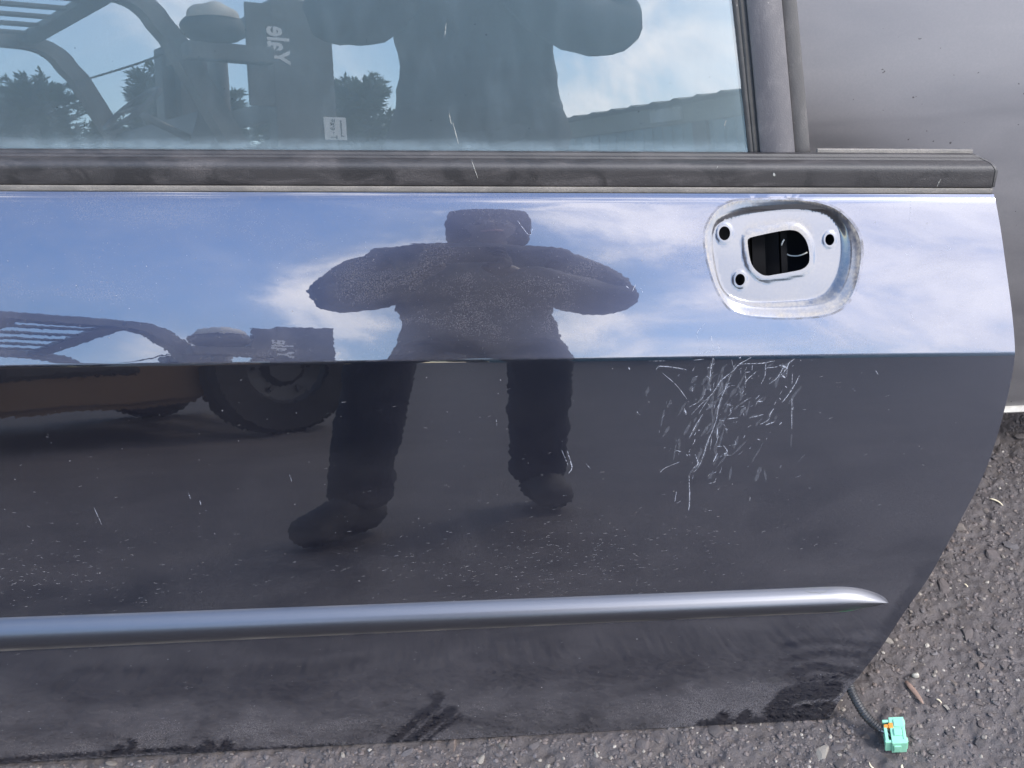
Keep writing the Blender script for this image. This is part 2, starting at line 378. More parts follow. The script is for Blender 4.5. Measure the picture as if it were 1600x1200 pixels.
WIPES=[[[[-0.1605,-0.0098],[-0.1262,0.0269],[-0.1041,0.0452],[-0.0992,0.0584]],0.00594],[[[-0.1382,-0.0076],[-0.1052,0.0235],[-0.0861,0.0372]],0.0066],[[[-0.1211,-0.009],[-0.0986,0.0128],[-0.078,0.0287]],0.0033],[[[-0.109,0.059],[-0.0994,0.0534]],0.00264],[[[-0.5847,0.0031],[-0.501,0.0042],[-0.4032,0.0041],[-0.3057,-0.0039],[-0.2207,-0.0049]],0.00396],[[[-0.4563,0.0084],[-0.4508,0.0118]],0.00528],[[[-0.4411,0.0071],[-0.4379,0.0183]],0.00528],[[[-0.3599,0.0025],[-0.3561,0.0091]],0.00792],[[[-0.339,0.0008],[-0.3358,0.0084]],0.00726],[[[-0.3959,0.0055],[-0.3818,0.0063]],0.00396],[[[0.1927,-0.0021],[0.2547,-0.003],[0.3352,-0.0034]],0.00528],[[[0.2124,-0.0037],[0.2175,0.0077]],0.00726],[[[0.2399,-0.0009],[0.2429,0.0077]],0.00726],[[[0.2769,0.0108],[0.2884,0.03],[0.3097,0.0354],[0.3387,0.0352]],0.0132],[[[0.2799,0.0009],[0.3121,0.0082],[0.3373,0.011]],0.01056],[[[0.2783,0.0974],[0.3049,0.1021],[0.3405,0.0998],[0.3841,0.0906]],0.00396],[[[0.292,0.0819],[0.3274,0.0861],[0.3707,0.08]],0.00462],[[[0.2898,0.0622],[0.3216,0.0684],[0.3582,0.0593]],0.00528],[[[0.3013,0.0513],[0.3372,0.0523],[0.3625,0.0523]],0.0033],[[[0.3689,0.0611],[0.4022,0.1238],[0.4254,0.1729]],0.00858],[[[0.4137,0.1505],[0.3959,0.1163]],0.00924],[[[0.0199,0.1195],[0.028,0.1031]],0.00231],[[[-0.4814,0.1164],[-0.4546,0.1162]],0.00462],[[[-0.4281,0.1129],[-0.4112,0.1126]],0.0033],[[[-0.3614,0.1054],[-0.3342,0.1052]],0.00396],[[[0.2525,0.2855],[0.2935,0.2727],[0.326,0.2886]],0.01716],[[[0.2476,0.2501],[0.2811,0.2554]],0.01584],[[[0.2931,0.2257],[0.3169,0.228]],0.01188],[[[0.2603,0.3267],[0.3107,0.3159]],0.01056],[[[0.3074,0.3649],[0.4078,0.3464]],0.0033],[[[0.1121,0.3413],[0.2171,0.3345],[0.4762,0.3306]],0.0033],[[[0.409,0.4027],[0.4817,0.3959]],0.00396],[[[0.465,0.1934],[0.4246,0.1806]],0.00924],[[[-0.0404,0.2505],[0.0393,0.2387]],0.00924]]
SCR=[[[[0.1899,0.4266],[0.1879,0.4163],[0.1872,0.4073],[0.1868,0.4036]],0.00149],[[[0.1878,0.3964],[0.1882,0.3929]],0.00209],[[[0.228,0.4256],[0.2155,0.4187],[0.2112,0.4137],[0.2039,0.408],[0.1981,0.403],[0.1938,0.3964],[0.1895,0.3898],[0.1763,0.3774],[0.1697,0.37]],0.00075],[[[0.2125,0.4196],[0.2084,0.4093],[0.2043,0.3974],[0.1987,0.384],[0.1961,0.3718],[0.1949,0.3625],[0.1907,0.3502],[0.1866,0.3363]],0.0006],[[[0.2716,0.422],[0.2651,0.4163],[0.2642,0.4044]],0.0009],[[[0.2561,0.416],[0.263,0.4135],[0.261,0.4083]],0.00209],[[[0.258,0.4077],[0.2628,0.4029]],0.00149],[[[0.26,0.4128],[0.2552,0.404],[0.2472,0.3976]],0.0009],[[[0.2514,0.4208],[0.2395,0.4191],[0.2155,0.4192]],0.0006],[[[0.2547,0.4146],[0.2427,0.4137]],0.0006],[[[0.253,0.372],[0.2495,0.366],[0.2483,0.3606],[0.2401,0.3559]],0.00105],[[[0.2427,0.3663],[0.2283,0.3632]],0.00105],[[[0.2553,0.3582],[0.2455,0.355]],0.00075],[[[0.2619,0.3568],[0.2596,0.3546]],0.00119],[[[0.2169,0.3642],[0.2063,0.3635]],0.0009],[[[0.2033,0.3618],[0.1979,0.3627]],0.00075],[[[0.2771,0.4045],[0.273,0.3956],[0.2668,0.3852],[0.2611,0.3778]],0.00075],[[[0.2708,0.3819],[0.2726,0.3492]],0.0009],[[[0.181,0.3694],[0.1738,0.3574],[0.168,0.3451]],0.00075],[[[0.1967,0.3546],[0.1963,0.3437]],0.0009],[[[0.1922,0.3533],[0.1865,0.3394],[0.1838,0.3285],[0.1795,0.3159],[0.1736,0.3081]],0.0009],[[[0.1746,0.3274],[0.1779,0.3176],[0.1734,0.313]],0.00105],[[[0.1966,0.3349],[0.2012,0.3347]],0.00105],[[[0.2035,0.3354],[0.2075,0.3288],[0.2038,0.3258],[0.2108,0.3247]],0.0009],[[[0.1976,0.3277],[0.1933,0.3184]],0.00075],[[[0.1587,0.3202],[0.1442,0.3145],[0.1389,0.3097]],0.0006],[[[0.1545,0.3332],[0.1599,0.3313]],0.00075],[[[0.1654,0.3286],[0.167,0.3261]],0.00075],[[[0.1684,0.3285],[0.1693,0.326]],0.00075],[[[0.169,0.3051],[0.1697,0.2921],[0.1704,0.2806],[0.1697,0.2665]],0.0009],[[[0.1563,0.2879],[0.155,0.2765]],0.0006],[[[0.1335,0.4174],[0.1357,0.4206],[0.1438,0.4202],[0.1543,0.4182],[0.1633,0.416]],0.00075],[[[0.1395,0.4141],[0.1547,0.3998],[0.1671,0.3825]],0.00045],[[[0.1624,0.3765],[0.1644,0.3703]],0.00119],[[[0.1697,0.3991],[0.1701,0.3938]],0.00179],[[[0.1827,0.3909],[0.1776,0.3835],[0.1672,0.3778]],0.0006],[[[0.2339,0.3753],[0.2367,0.3805],[0.2418,0.3841]],0.0006],[[[0.2352,0.3798],[0.2413,0.38]],0.0009],[[[0.2379,0.3866],[0.2336,0.3822]],0.0006],[[[0.2153,0.4254],[0.2175,0.426]],0.00119],[[[0.2291,0.4173],[0.229,0.4121]],0.0006],[[[0.2425,0.4189],[0.2423,0.4062],[0.2389,0.398]],0.0006],[[[0.2338,0.4111],[0.2237,0.4018],[0.2232,0.395]],0.0006],[[[0.2227,0.4071],[0.2237,0.4018]],0.00075],[[[0.2049,0.3791],[0.2096,0.3773]],0.00134],[[[0.2089,0.3742],[0.2098,0.3695]],0.00105],[[[0.2051,0.3542],[0.2056,0.3518]],0.00105],[[[0.222,0.3689],[0.2229,0.3658]],0.0009],[[[0.2728,0.3726],[0.2722,0.3695]],0.00149],[[[0.2701,0.4078],[0.27,0.3957]],0.0006],[[[0.2148,0.3403],[0.2157,0.3363],[0.2088,0.3351]],0.0006],[[[0.2378,0.3406],[0.2409,0.3395]],0.00105],[[[0.2027,0.313],[0.2007,0.3059]],0.0006],[[[0.197,0.3004],[0.1956,0.2964],[0.1894,0.2951]],0.0006],[[[0.1145,0.3762],[0.116,0.3735]],0.00119],[[[0.1059,0.4217],[0.107,0.4187]],0.00149],[[[0.1941,0.3857],[0.2073,0.3973],[0.218,0.3937],[0.2094,0.3819]],0.00037],[[[0.1769,0.3533],[0.1785,0.3527]],0.0009],[[[0.1747,0.3511],[0.1733,0.348]],0.00075],[[[0.1741,0.344],[0.1735,0.3409]],0.00075],[[[0.1829,0.409],[0.1875,0.4058]],0.00045],[[[0.1705,0.4254],[0.1809,0.4259]],0.0006],[[[0.1244,0.4265],[0.1423,0.426]],0.00045],[[[0.1909,0.3455],[0.1898,0.3313]],0.00045],[[[0.1984,0.3498],[0.1957,0.3374]],0.00045],[[[0.1765,0.3697],[0.1866,0.3861]],0.00045],[[[0.2042,0.4005],[0.2015,0.3899]],0.00119],[[[0.2633,0.3945],[0.2652,0.3926]],0.00119],[[[0.2581,0.3825],[0.2594,0.3809]],0.00134],[[[0.188,0.446],[0.1899,0.4347]],0.00256],[[[0.1937,0.4402],[0.1969,0.4298]],0.00192],[[[0.172,0.4309],[0.2007,0.4342]],0.00096],[[[0.2967,0.4633],[0.2855,0.4274]],0.00077],[[[0.3095,0.471],[0.2872,0.4387]],0.00064],[[[0.1818,0.4574],[0.1741,0.4495],[0.1753,0.4409]],0.00077],[[[0.0445,0.338],[0.0488,0.3208],[0.0455,0.3141]],0.00256],[[[0.0386,0.3397],[0.0449,0.323]],0.00102],[[[-0.3378,0.3135],[-0.3361,0.3072]],0.00224],[[[-0.3274,0.3047],[-0.3267,0.2998]],0.00192],[[[-0.2352,0.3277],[-0.234,0.3202]],0.00192],[[[-0.4329,0.3036],[-0.4282,0.2846]],0.00102],[[[-0.0262,0.375],[-0.0258,0.3684]],0.0016],[[[0.0018,0.549],[0.0124,0.5375],[0.0164,0.5424]],0.00102],[[[0.111,0.4877],[0.1143,0.4929]],0.0016],[[[0.1036,0.4933],[0.1079,0.4899]],0.00128],[[[0.1192,0.49],[0.121,0.4862]],0.0016],[[[0.0632,0.3234],[0.0678,0.3177]],0.00128],[[[0.3881,0.5526],[0.3863,0.5334]],0.00102],[[[0.3814,0.5069],[0.3865,0.5051]],0.00192],[[[0.4225,0.5125],[0.4264,0.5092],[0.4212,0.5073]],0.00096],[[[0.3712,0.5452],[0.373,0.5401]],0.00083],[[[0.3872,0.5129],[0.3891,0.5118]],0.00224],[[[0.3868,0.4594],[0.3902,0.4498]],0.00102],[[[0.354,0.406],[0.3569,0.4019]],0.00192],[[[0.3319,0.3888],[0.3347,0.386]],0.0016],[[[0.2786,0.2967],[0.2852,0.2985]],0.00077]]

rs = np.array(RIGHT); rs_z = rs[::-1, 1]; rs_x = rs[::-1, 0]
def right_x(z):                                # smooth rear edge
    return np.interp(z, RZ, RX)
_sp = spline(RIGHT, 400); _o = np.argsort(_sp[:, 1]); RZ, RX = _sp[_o, 1], _sp[_o, 0]

car_door = empty('car_door', (0, 0, 0), 'dark navy car door without its outer handle, leaning with scratched paint', 'car door')

def dust_glare_at(x, z):
    zb, zc = row(BOT, x), row(CRE, x); v = np.clip((z-zb)/(zc-zb), 0, 1)
    d = np.interp(v, [0, .12, .17, .45, .8, 1.0], [0.42, 0.36, 0.20, 0.12, 0.035, 0.02])
    d = np.where(z > zc, 0.34, d)  # above the crease: sky glare painted in as a pale cover, not dust
    d = d*(1+0.5*np.clip((x-0.1)/0.35, 0, 1)*(v > 0.0)*(z < zc))
    pts = np.stack([x, z], -1).reshape(-1, 2); keep = np.ones(len(pts))
    jit = 0.0016*np.sin(pts[:, 0]*900+np.sin(pts[:, 1]*700)*2)+0.0012*np.sin(pts[:, 1]*1500+pts[:, 0]*400)
    for i, (line, wd) in enumerate(WIPES):
        L = np.array(line); lo = L.min(0)-wd-.02; hi = L.max(0)+wd+.02
        s = np.where(((pts > lo) & (pts < hi)).all(1))[0]
        if len(s) == 0: continue
        dd = dist_polyline(pts[s], line)+jit[s]
        soft = 0.008 if wd > 0.0155 or 0.1 < L[:, 1].mean() else 0.0018
        amt = 0.70 if soft > 0.005 else 0.97
        keep[s] *= 1-amt*np.clip((wd+soft*0.5-dd)/soft, 0, 1)
    return d*keep.reshape(np.shape(x))

# lower half: regular grid up to the crease
nr, nc = 250, 480
tv = np.concatenate([np.linspace(0, 0.985, nr-8)**1.1, [.989, .992, .994, .9955, .997, .998, .999, 1.0]])
a = np.linspace(0, 1, nc)
zc_r = None
# right edge height for a given v: iterate because rows are sloped
def row_right(kfun):
    x = 0.4
    for _ in range(30): x = float(right_x(kfun(x)))
    return x
Vx = np.zeros((nr, nc)); Vz = np.zeros((nr, nc))
for i, v in enumerate(tv):
    f = lambda x: row(BOT, x)+(row(CRE, x)-row(BOT, x))*v
    xr = row_right(f); Vx[i] = XL+(xr-XL)*a; Vz[i] = f(Vx[i])
P1 = skin(Vx, Vz).reshape(-1, 3); N1 = skin_n(Vx, Vz).reshape(-1, 3); D1 = dust_glare_at(Vx, Vz).ravel()
F1 = grid_faces(nr, nc)
# upper half: triangulated round the handle recess
rim = closed_spline(RIM, 120)
def cdt(bound, holes, pts):
    vs, es = [], []
    for loop in [bound]+holes:
        b = len(vs); vs += [Vector(p) for p in loop]; k = len(loop)
        es += [(b+i, b+(i+1) % k) for i in range(k)]
    vs += [Vector(p) for p in pts]
    r = delaunay_2d_cdt(vs, es, [], 0, 1e-7)
    v2 = np.array([tuple(p) for p in r[0]]); f2 = np.array([tuple(f) for f in r[2]])
    c = v2[f2].mean(1); ok = inside(np.array(bound), c)
    for h in holes: ok &= ~inside(np.array(h), c)
    return v2, f2[ok]
us = np.concatenate([[0.005, 0.010, 0.015, 0.022, 0.04], np.linspace(0.07, 0.90, 38), [.925, .94, .95, .96, .97, .98, .99]])
ncu = 170; au = np.linspace(0, 1, ncu)
def urow(u): return lambda x: row(CRE, x)+(row(TOP, x)-row(CRE, x))*u
low = [(x, row(CRE, x)) for x in XL+(Vx[-1][-1]-XL)*au]
right = []; left = []; inner = []
for u in us:
    f = urow(u); xr = row_right(f); right.append((xr, f(xr))); left.append((XL, f(XL)))
    xs = XL+(xr-XL)*au[1:-1]; inner += list(zip(xs, f(xs)))
f = urow(1.0); xr = row_right(f); topx = XL+(xr-XL)*au[::-1]
bound = low+right+list(zip(topx, f(topx)))+left[::-1]
inner = np.array(inner); inner = inner[(~inside(rim, inner)) & (dist_polyline(inner, np.vstack([rim, rim[:1]])) > 0.0022)]
v2, f2 = cdt(bound, [rim.tolist()], inner)
P2 = skin(v2[:, 0], v2[:, 1]); N2 = skin_n(v2[:, 0], v2[:, 1]); D2 = dust_glare_at(v2[:, 0], v2[:, 1])
area = np.cross(v2[f2[:, 1]]-v2[f2[:, 0]], v2[f2[:, 2]]-v2[f2[:, 0]])
f2 = np.where((area < 0)[:, None], f2[:, ::-1], f2)
Ptop = P2
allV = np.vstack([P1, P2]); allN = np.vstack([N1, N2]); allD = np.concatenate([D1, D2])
faces = np.concatenate([F1[:, [0, 1, 2]], F1[:, [0, 2, 3]], f2+len(P1)])
me = mesh_np('outer_panel', allV, faces)
at_ = me.attributes.new('dust_glare', 'FLOAT', 'POINT'); at_.data.foreach_set('value', allD.astype(np.float32))
me.normals_split_custom_set_from_vertices(allN.tolist())
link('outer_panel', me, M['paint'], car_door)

# ---- handle recess: a dished pan let into the skin, with one large opening and three bolt holes
floor_loop = closed_spline(FLOOR, 120); openl = closed_spline(OPEN, 72); emb = closed_spline(EMB, 72)
cx, cz = openl.mean(0)
def polar(loop):
    d = loop-np.array([cx, cz]); th = np.arctan2(d[:, 1], d[:, 0]); r = np.hypot(*d.T); o = np.argsort(th)
    return np.concatenate([th[o]-2*np.pi, th[o], th[o]+2*np.pi]), np.tile(r[o], 3)
PR, PF, PE, PO = polar(rim), polar(floor_loop), polar(emb), polar(openl)
def depth(x, z):
    dx, dz = x-cx, z-cz; th = np.arctan2(dz, dx); r = np.hypot(dx, dz)
    r0, r1, re, ro = (np.interp(th, *q) for q in (PR, PF, PE, PO))
    t = np.clip((r0-r)/(r0-r1), 0, 1)
    dep = 0.0062+0.020*(x-cx)-0.004*(z-cz)                # floor is deeper towards the rear
    s1 = 0.0022*np.clip(t/0.55, 0, 1)**0.8
    q = np.clip((t-0.50)/0.50, 0, 1); q = q*q*(3-2*q)
    out = s1+(dep-s1)*q
    do = dist_polyline(np.stack([x, z], -1).reshape(-1, 2), np.vstack([openl, openl[:1]])).reshape(np.shape(x))
    e = np.clip(1-(do-0.003)/0.004, 0, 1); e = e*e*(3-2*e)
    out = out-0.0007*e
    for (hx, hz), hr in HOLES:
        d = np.hypot(x-hx, z-hz); q = np.clip((hr*1.8-d)/(hr*0.6), 0, 1); out = out-0.0005*q*q*(3-2*q)
    return out
loops = []
for t in (0.04, 0.08, 0.12, 0.2, 0.28, 0.36, 0.44, 0.52, 0.6, 0.68, 0.76, 0.84, 0.92, 1.0):
    th = np.linspace(-np.pi, np.pi, 120, endpoint=False)
    r = np.interp(th, *PR)*(1-t)+np.interp(th, *PF)*t
    loops.append(np.stack([cx+r*np.cos(th), cz+r*np.sin(th)], -1))
holes = [openl.tolist()]
for (hx, hz), hr in HOLES:
    holes.append([(hx+hr*math.cos(q), hz+hr*math.sin(q)) for q in np.linspace(0, 2*math.pi, 28, endpoint=False)])
gx, gz = np.meshgrid(np.arange(cx-.08, cx+.08, .0022), np.arange(cz-.06, cz+.06, .0022)); gp = np.stack([gx.ravel(), gz.ravel()], -1)
gp = gp[inside(floor_loop, gp)]
for h in holes: gp = gp[(~inside(np.array(h), gp)) & (dist_polyline(gp, h+h[:1]) > 0.0009)]
gp = gp[dist_polyline(gp, np.vstack([floor_loop, floor_loop[:1]])) > 0.001]
ring = [p for (hx, hz), hr in HOLES for k in (1.25, 1.5, 1.75) for p in [(hx+hr*k*math.cos(q), hz+hr*k*math.sin(q)) for q in np.linspace(0, 2*math.pi, 24, endpoint=False)]]
v3, f3 = cdt(rim.tolist(), holes, np.vstack([gp, np.vstack(loops), np.array(ring)]).tolist())
def pan(x, z): return skin(x, z)-skin_n(x, z)*depth(x, z)[..., None]
P3 = pan(v3[:, 0], v3[:, 1]); h = 0.0005
tx = pan(v3[:, 0]+h, v3[:, 1])-pan(v3[:, 0]-h, v3[:, 1]); tz = pan(v3[:, 0], v3[:, 1]+h)-pan(v3[:, 0], v3[:, 1]-h)
N3 = np.cross(tx, tz); N3 /= np.linalg.norm(N3, axis=1, keepdims=True); N3 = np.where((N3[:, 1] > 0)[:, None], -N3, N3)
area = np.cross(v3[f3[:, 1]]-v3[f3[:, 0]], v3[f3[:, 2]]-v3[f3[:, 0]]); f3 = np.where((area < 0)[:, None], f3[:, ::-1], f3)
Vs, Fs, Ns = [P3], [f3], [N3]; base = len(P3)
for hl in holes:                                   # turned-in edges give the sheet metal its thickness
    hl = np.array(hl); k = len(hl); p = pan(hl[:, 0], hl[:, 1]); nn = skin_n(hl[:, 0], hl[:, 1]); q = p-nn*0.0022
    i = np.arange(k); j = (i+1) % k
    Vs += [p, q]; Fs += [np.stack([base+i, base+j, base+k+j], -1), np.stack([base+i, base+k+j, base+k+i], -1)]
    c = hl.mean(0)-hl; nv = np.stack([c[:, 0], 0*c[:, 0], c[:, 1]], -1); nv /= np.linalg.norm(nv, axis=1, keepdims=True); Ns += [nv, nv]; base += 2*k
V3 = np.vstack(Vs)
me = mesh_np('handle_recess', V3, np.vstack(Fs))
xz = V3[:, [0, 2]]; th = np.arctan2(xz[:, 1]-cz, xz[:, 0]-cx); rr = np.hypot(xz[:, 0]-cx, xz[:, 1]-cz)
tt = np.clip((np.interp(th, *PR)-rr)/(np.interp(th, *PR)-np.interp(th, *PF)), 0, 1)
gr = 0.75*np.exp(-((tt-0.10)/0.12)**2)+0.45*np.exp(-((tt-0.5)/0.3)**2)*(np.sin(th) < 0.15)*np.clip(1-0.0*th, 0, 1)*np.where(np.cos(th) > -0.5, 1, .5)
gr = gr+0.55*np.clip((np.interp(th, *PE)*1.06-rr)/(0.006), 0, 1)*np.where(np.sin(th-0.5) > -0.3, 1.0, 0.4)
gr = np.clip(gr, 0, 1)+0.10
at_ = me.attributes.new('grime', 'FLOAT', 'POINT'); at_.data.foreach_set('value', gr.astype(np.float32))
me.normals_split_custom_set_from_vertices(np.vstack(Ns).tolist())
link('handle_recess', me, M['recess'], car_door)
# greyish ring of old sealant round the recess
bm = bmesh.new()
ringp = [Vector(p) for p in skin(rim[:, 0], rim[:, 1], 0.0)]
n0 = skin_n(rim[:, 0], rim[:, 1]); k = len(rim); cc = rim.mean(0)
prof = [(1.002, 0.0002), (1.010, 0.0006), (1.020, 0.0005), (1.032, 0.0002)]
rings = []
for s, o in prof:
    q = cc+(rim-cc)*s; rings.append([bm.verts.new(p) for p in skin(q[:, 0], q[:, 1], np.full(k, o))])
for A, B in zip(rings[:-1], rings[1:]):
    for i in range(k): bm.faces.new((A[i], A[(i+1) % k], B[(i+1) % k], B[i]))
def sealant_material():
    m, n = new_mat('thin_smear_of_old_sealant'); t = n.n('ShaderNodeTexCoord').outputs['Object']
    f = n.noise(t, 70.0, 6.0, 0.65).outputs[0]
    d = n.n('ShaderNodeBsdfDiffuse', {'Color': n.mix(f, (0.09, 0.08, 0.075), (0.19, 0.18, 0.17))}).outputs[0]
    tr = n.n('ShaderNodeBsdfTransparent').outputs[0]
    finish(n, n.n('ShaderNodeMixShader', {0: n.math('MULTIPLY', n.step(f, 0.35, 0.68), 0.50), 1: tr, 2: d}).outputs[0]); return m
M['sealant'] = sealant_material()
link('sealant_ring', bm_mesh('sealant_ring', bm, True), M['sealant'], car_door)

# ---- inside of the door: edge flange, inner panel, bars behind the opening
def outline():
    pts = []
    for v in np.linspace(0, 1, 60):
        f = lambda x: row(BOT, x)+(row(CRE, x)-row(BOT, x))*v
        x = row_right(f); pts.append((x, f(x)))
    for u in np.linspace(0.05, 1, 20):
        f = urow(u); x = row_right(f); pts.append((x, f(x)))
    for x in np.linspace(pts[-1][0], XL, 60)[1:]: pts.append((x, row(TOP, x)))
    for v in np.linspace(1, 0, 30)[1:]: pts.append((XL, row(BOT, XL)+(row(TOP, XL)-row(BOT, XL))*v))
    for x in np.linspace(XL, pts[0][0], 60)[1:-1]: pts.append((x, row(BOT, x)))
    return np.array(pts)
OL = outline(); oc = OL.mean(0)
bm = bmesh.new(); rings = []
nn = skin_n(OL[:, 0], OL[:, 1]); dr = (OL-np.roll(OL, 1, 0)); dr2 = np.roll(OL, -1, 0)-OL
def inset(dist):
    t = dr/np.linalg.norm(dr, axis=1, keepdims=True)+dr2/np.linalg.norm(dr2, axis=1, keepdims=True); t /= np.linalg.norm(t, axis=1, keepdims=True)
    return OL+np.stack([-t[:, 1], t[:, 0]], -1)*dist
for ins, back in ((0.0, 0.0), (0.0002, 0.0016), (0.0030, 0.0022), (0.012, 0.0026), (0.016, 0.03), (0.020, 0.075)):
    q = inset(ins) if ins else OL; p = skin(q[:, 0], q[:, 1]); p[:, 1] += back
    rings.append([bm.verts.new(v) for v in p])
k = len(OL)
for A, B in zip(rings[:-1], rings[1:]):
    for i in range(k): bm.faces.new((A[i], A[(i+1) % k], B[(i+1) % k], B[i]))
link('edge_flange', bm_mesh('edge_flange', bm, False, 30), M['steel'], car_door)
q = inset(0.020); bx = 40; bz = 20
xs = np.linspace(XL+.03, 0.46, 60); zs = np.linspace(0.03, 0.56, 26); gx, gz = np.meshgrid(xs, zs); g2 = np.stack([gx.ravel(), gz.ravel()], -1)
g2 = g2[inside(q, g2) & (dist_polyline(g2, np.vstack([q, q[:1]])) > 0.008)]
v4, f4 = cdt(q.tolist(), [], g2.tolist())
P4 = skin(v4[:, 0], v4[:, 1]); P4[:, 1] += 0.075+0.006*np.sin(v4[:, 0]*19)*np.sin(v4[:, 1]*23)*np.clip(dist_polyline(v4, np.vstack([q, q[:1]]))/.03, 0, 1)
link('inner_panel', mesh_np('inner_panel', P4, f4), M['steel'], car_door)
bm = bmesh.new()
for x0, wd, o in ((0.245, 0.013, -0.040), (0.268, 0.006, -0.030)):
    add_beam(bm, [Vector(skin(x0+0.02*(0.53-z), z, o)) for z in (0.42, 0.48, 0.55)], wd, 0.008, (0, 1, 0))
link('window_channel', bm_mesh('window_channel', bm, False), simple('grey_zinc_steel', (0.002, 0.002, 0.003), 0.6, 0.0, 0.3, 40, spec=0.08), car_door)
bm = bmesh.new(); c0 = Vector(skin(0.282, 0.517, -0.024))
add_tube(bm, [c0+Vector((0.016*math.cos(q), 0.004, 0.014*math.sin(q))) for q in np.linspace(math.pi*0.85, math.pi*1.75, 14)], 0.0008, 6)
link('lock_rod', bm_mesh('lock_rod', bm, True), M['wire'], car_door)

# ---- side rubbing strip
mt = np.array(MTOP); mb = np.array(MBOT); tip = np.array(MTIP[0])
ft = np.polyfit(mt[:, 0], mt[:, 1], 2); fb = np.polyfit(mb[:, 0], mb[:, 1], 2)
ns, nw = 200, 30
su = np.concatenate([np.linspace(0, 0.86, 120), np.linspace(0.86, 1, 81)[1:]]); X = XL+0.004+(tip[0]-XL-0.004)*su
G = np.zeros((len(X), nw, 3)); gri = np.zeros((len(X), nw)); NRM = None
x_e0 = 0.325
for i, x in enumerate(X):
    zt, zb = np.polyval(ft, min(x, x_e0)), np.polyval(fb, min(x, x_e0)); k = 1.0
    if x > x_e0:
        e = (x-x_e0)/(tip[0]-x_e0); k = math.sqrt(max(0, 1-e**2.0))
        zt += np.polyval(np.polyder(ft), x_e0)*(x-x_e0); zb += np.polyval(np.polyder(fb), x_e0)*(x-x_e0)
        ztip = tip[1]; zt = ztip+(zt-ztip)*(1-e**2.2)**0.75; zb = ztip+(zb-ztip)*(1-e**1.6)
    ww = np.linspace(0, 1, nw); zz_ = zt+(zb-zt)*ww
    prof = np.interp(ww, [0, .012, .05, .13, .25, .36, .45, .54, .70, .85, .965, 1], [-.0005, .0012, .0034, .0068, .0102, .0121, .0128, .0128, .0116, .0094, .0062, -.0005])
    G[i] = skin(np.full(nw, x), zz_, prof*(0.25+0.75*k) if x > x_e0 else prof)
    gri[i] = np.clip((ww-0.80)/0.16, 0, 1)*0.95+np.clip((0.04-ww)/0.04, 0, 1)*0.3
me = mesh_np('side_moulding', G.reshape(-1, 3), grid_faces(len(X), nw, True))
at_ = me.attributes.new('grime', 'FLOAT', 'POINT'); at_.data.foreach_set('value', gri.ravel().astype(np.float32))
side = link('side_moulding', me, M['strip'], car_door)
# chipped patch on the strip's top edge and a green scuff beneath its end
def sliver(bm, line, wd, off=0.0002, steps=0, rag=0.25):
    """thin raised mark on the skin following a line of (x, z)"""
    L = np.array(line, float); L = spline(L, max(6, 4*len(L))) if len(L) > 2 else np.linspace(L[0], L[-1], 5)
    n = len(L); t = np.gradient(L, axis=0); t /= np.linalg.norm(t, axis=1, keepdims=True)+1e-9; s = np.stack([-t[:, 1], t[:, 0]], -1)
    prof = np.sin(np.linspace(0.25, math.pi-0.25, n))**0.6*wd/2
    A = L+s*(prof*RNG.uniform(1-rag*2, 1+rag, n))[:, None]; B = L-s*(prof*RNG.uniform(1-rag*2, 1+rag, n))[:, None]
    pa = skin(A[:, 0], A[:, 1], np.full(n, off)); pb = skin(B[:, 0], B[:, 1], np.full(n, off))
    va = [bm.verts.new(p) for p in pa]; vb = [bm.verts.new(p) for p in pb]
    for i in range(n-1): bm.faces.new((va[i], va[i+1], vb[i+1], vb[i]))
def on_strip(x, w, off=0.0004):
    i = int(np.clip(np.searchsorted(X, x), 1, len(X)-2)); j = w*(nw-1); j0 = int(min(j, nw-2)); p = G[i, j0]*(1-(j-j0))+G[i, j0+1]*(j-j0)
    nn = np.cross(G[i+1, j0]-G[i-1, j0], G[i, j0+1]-G[i, j0]); nn /= np.linalg.norm(nn)+1e-12
    if nn[1] > 0: nn = -nn
    return p+nn*off
for nm, xs, w0, w1, mat in (('paint_chip', np.linspace(0.296, 0.322, 22), 0.0, 0.15, simple('chipped_grey_primer', (0.115, 0.115, 0.110), 0.8, 0, .3, 300)), ('green_scuff', np.linspace(0.335, 0.352, 12), 0.86, 0.95, simple('green_scuff_paint', (0.05, 0.24, 0.10), 0.6, 0, .4, 400))):
    offc = 0.00012
    bm = bmesh.new(); n_ = len(xs); pr = np.sin(np.linspace(0.1, math.pi-.1, n_))**.5
    A = [bm.verts.new(on_strip(x, w0, offc)) for x in xs]; B = [bm.verts.new(on_strip(x, w0+(w1-w0)*p*random.uniform(.65, 1.0), offc)) for x, p in zip(xs, pr)]
    for i in range(n_-1): bm.faces.new((A[i], A[i+1], B[i+1], B[i]))
    link(nm, bm_mesh(nm, bm), mat, side)

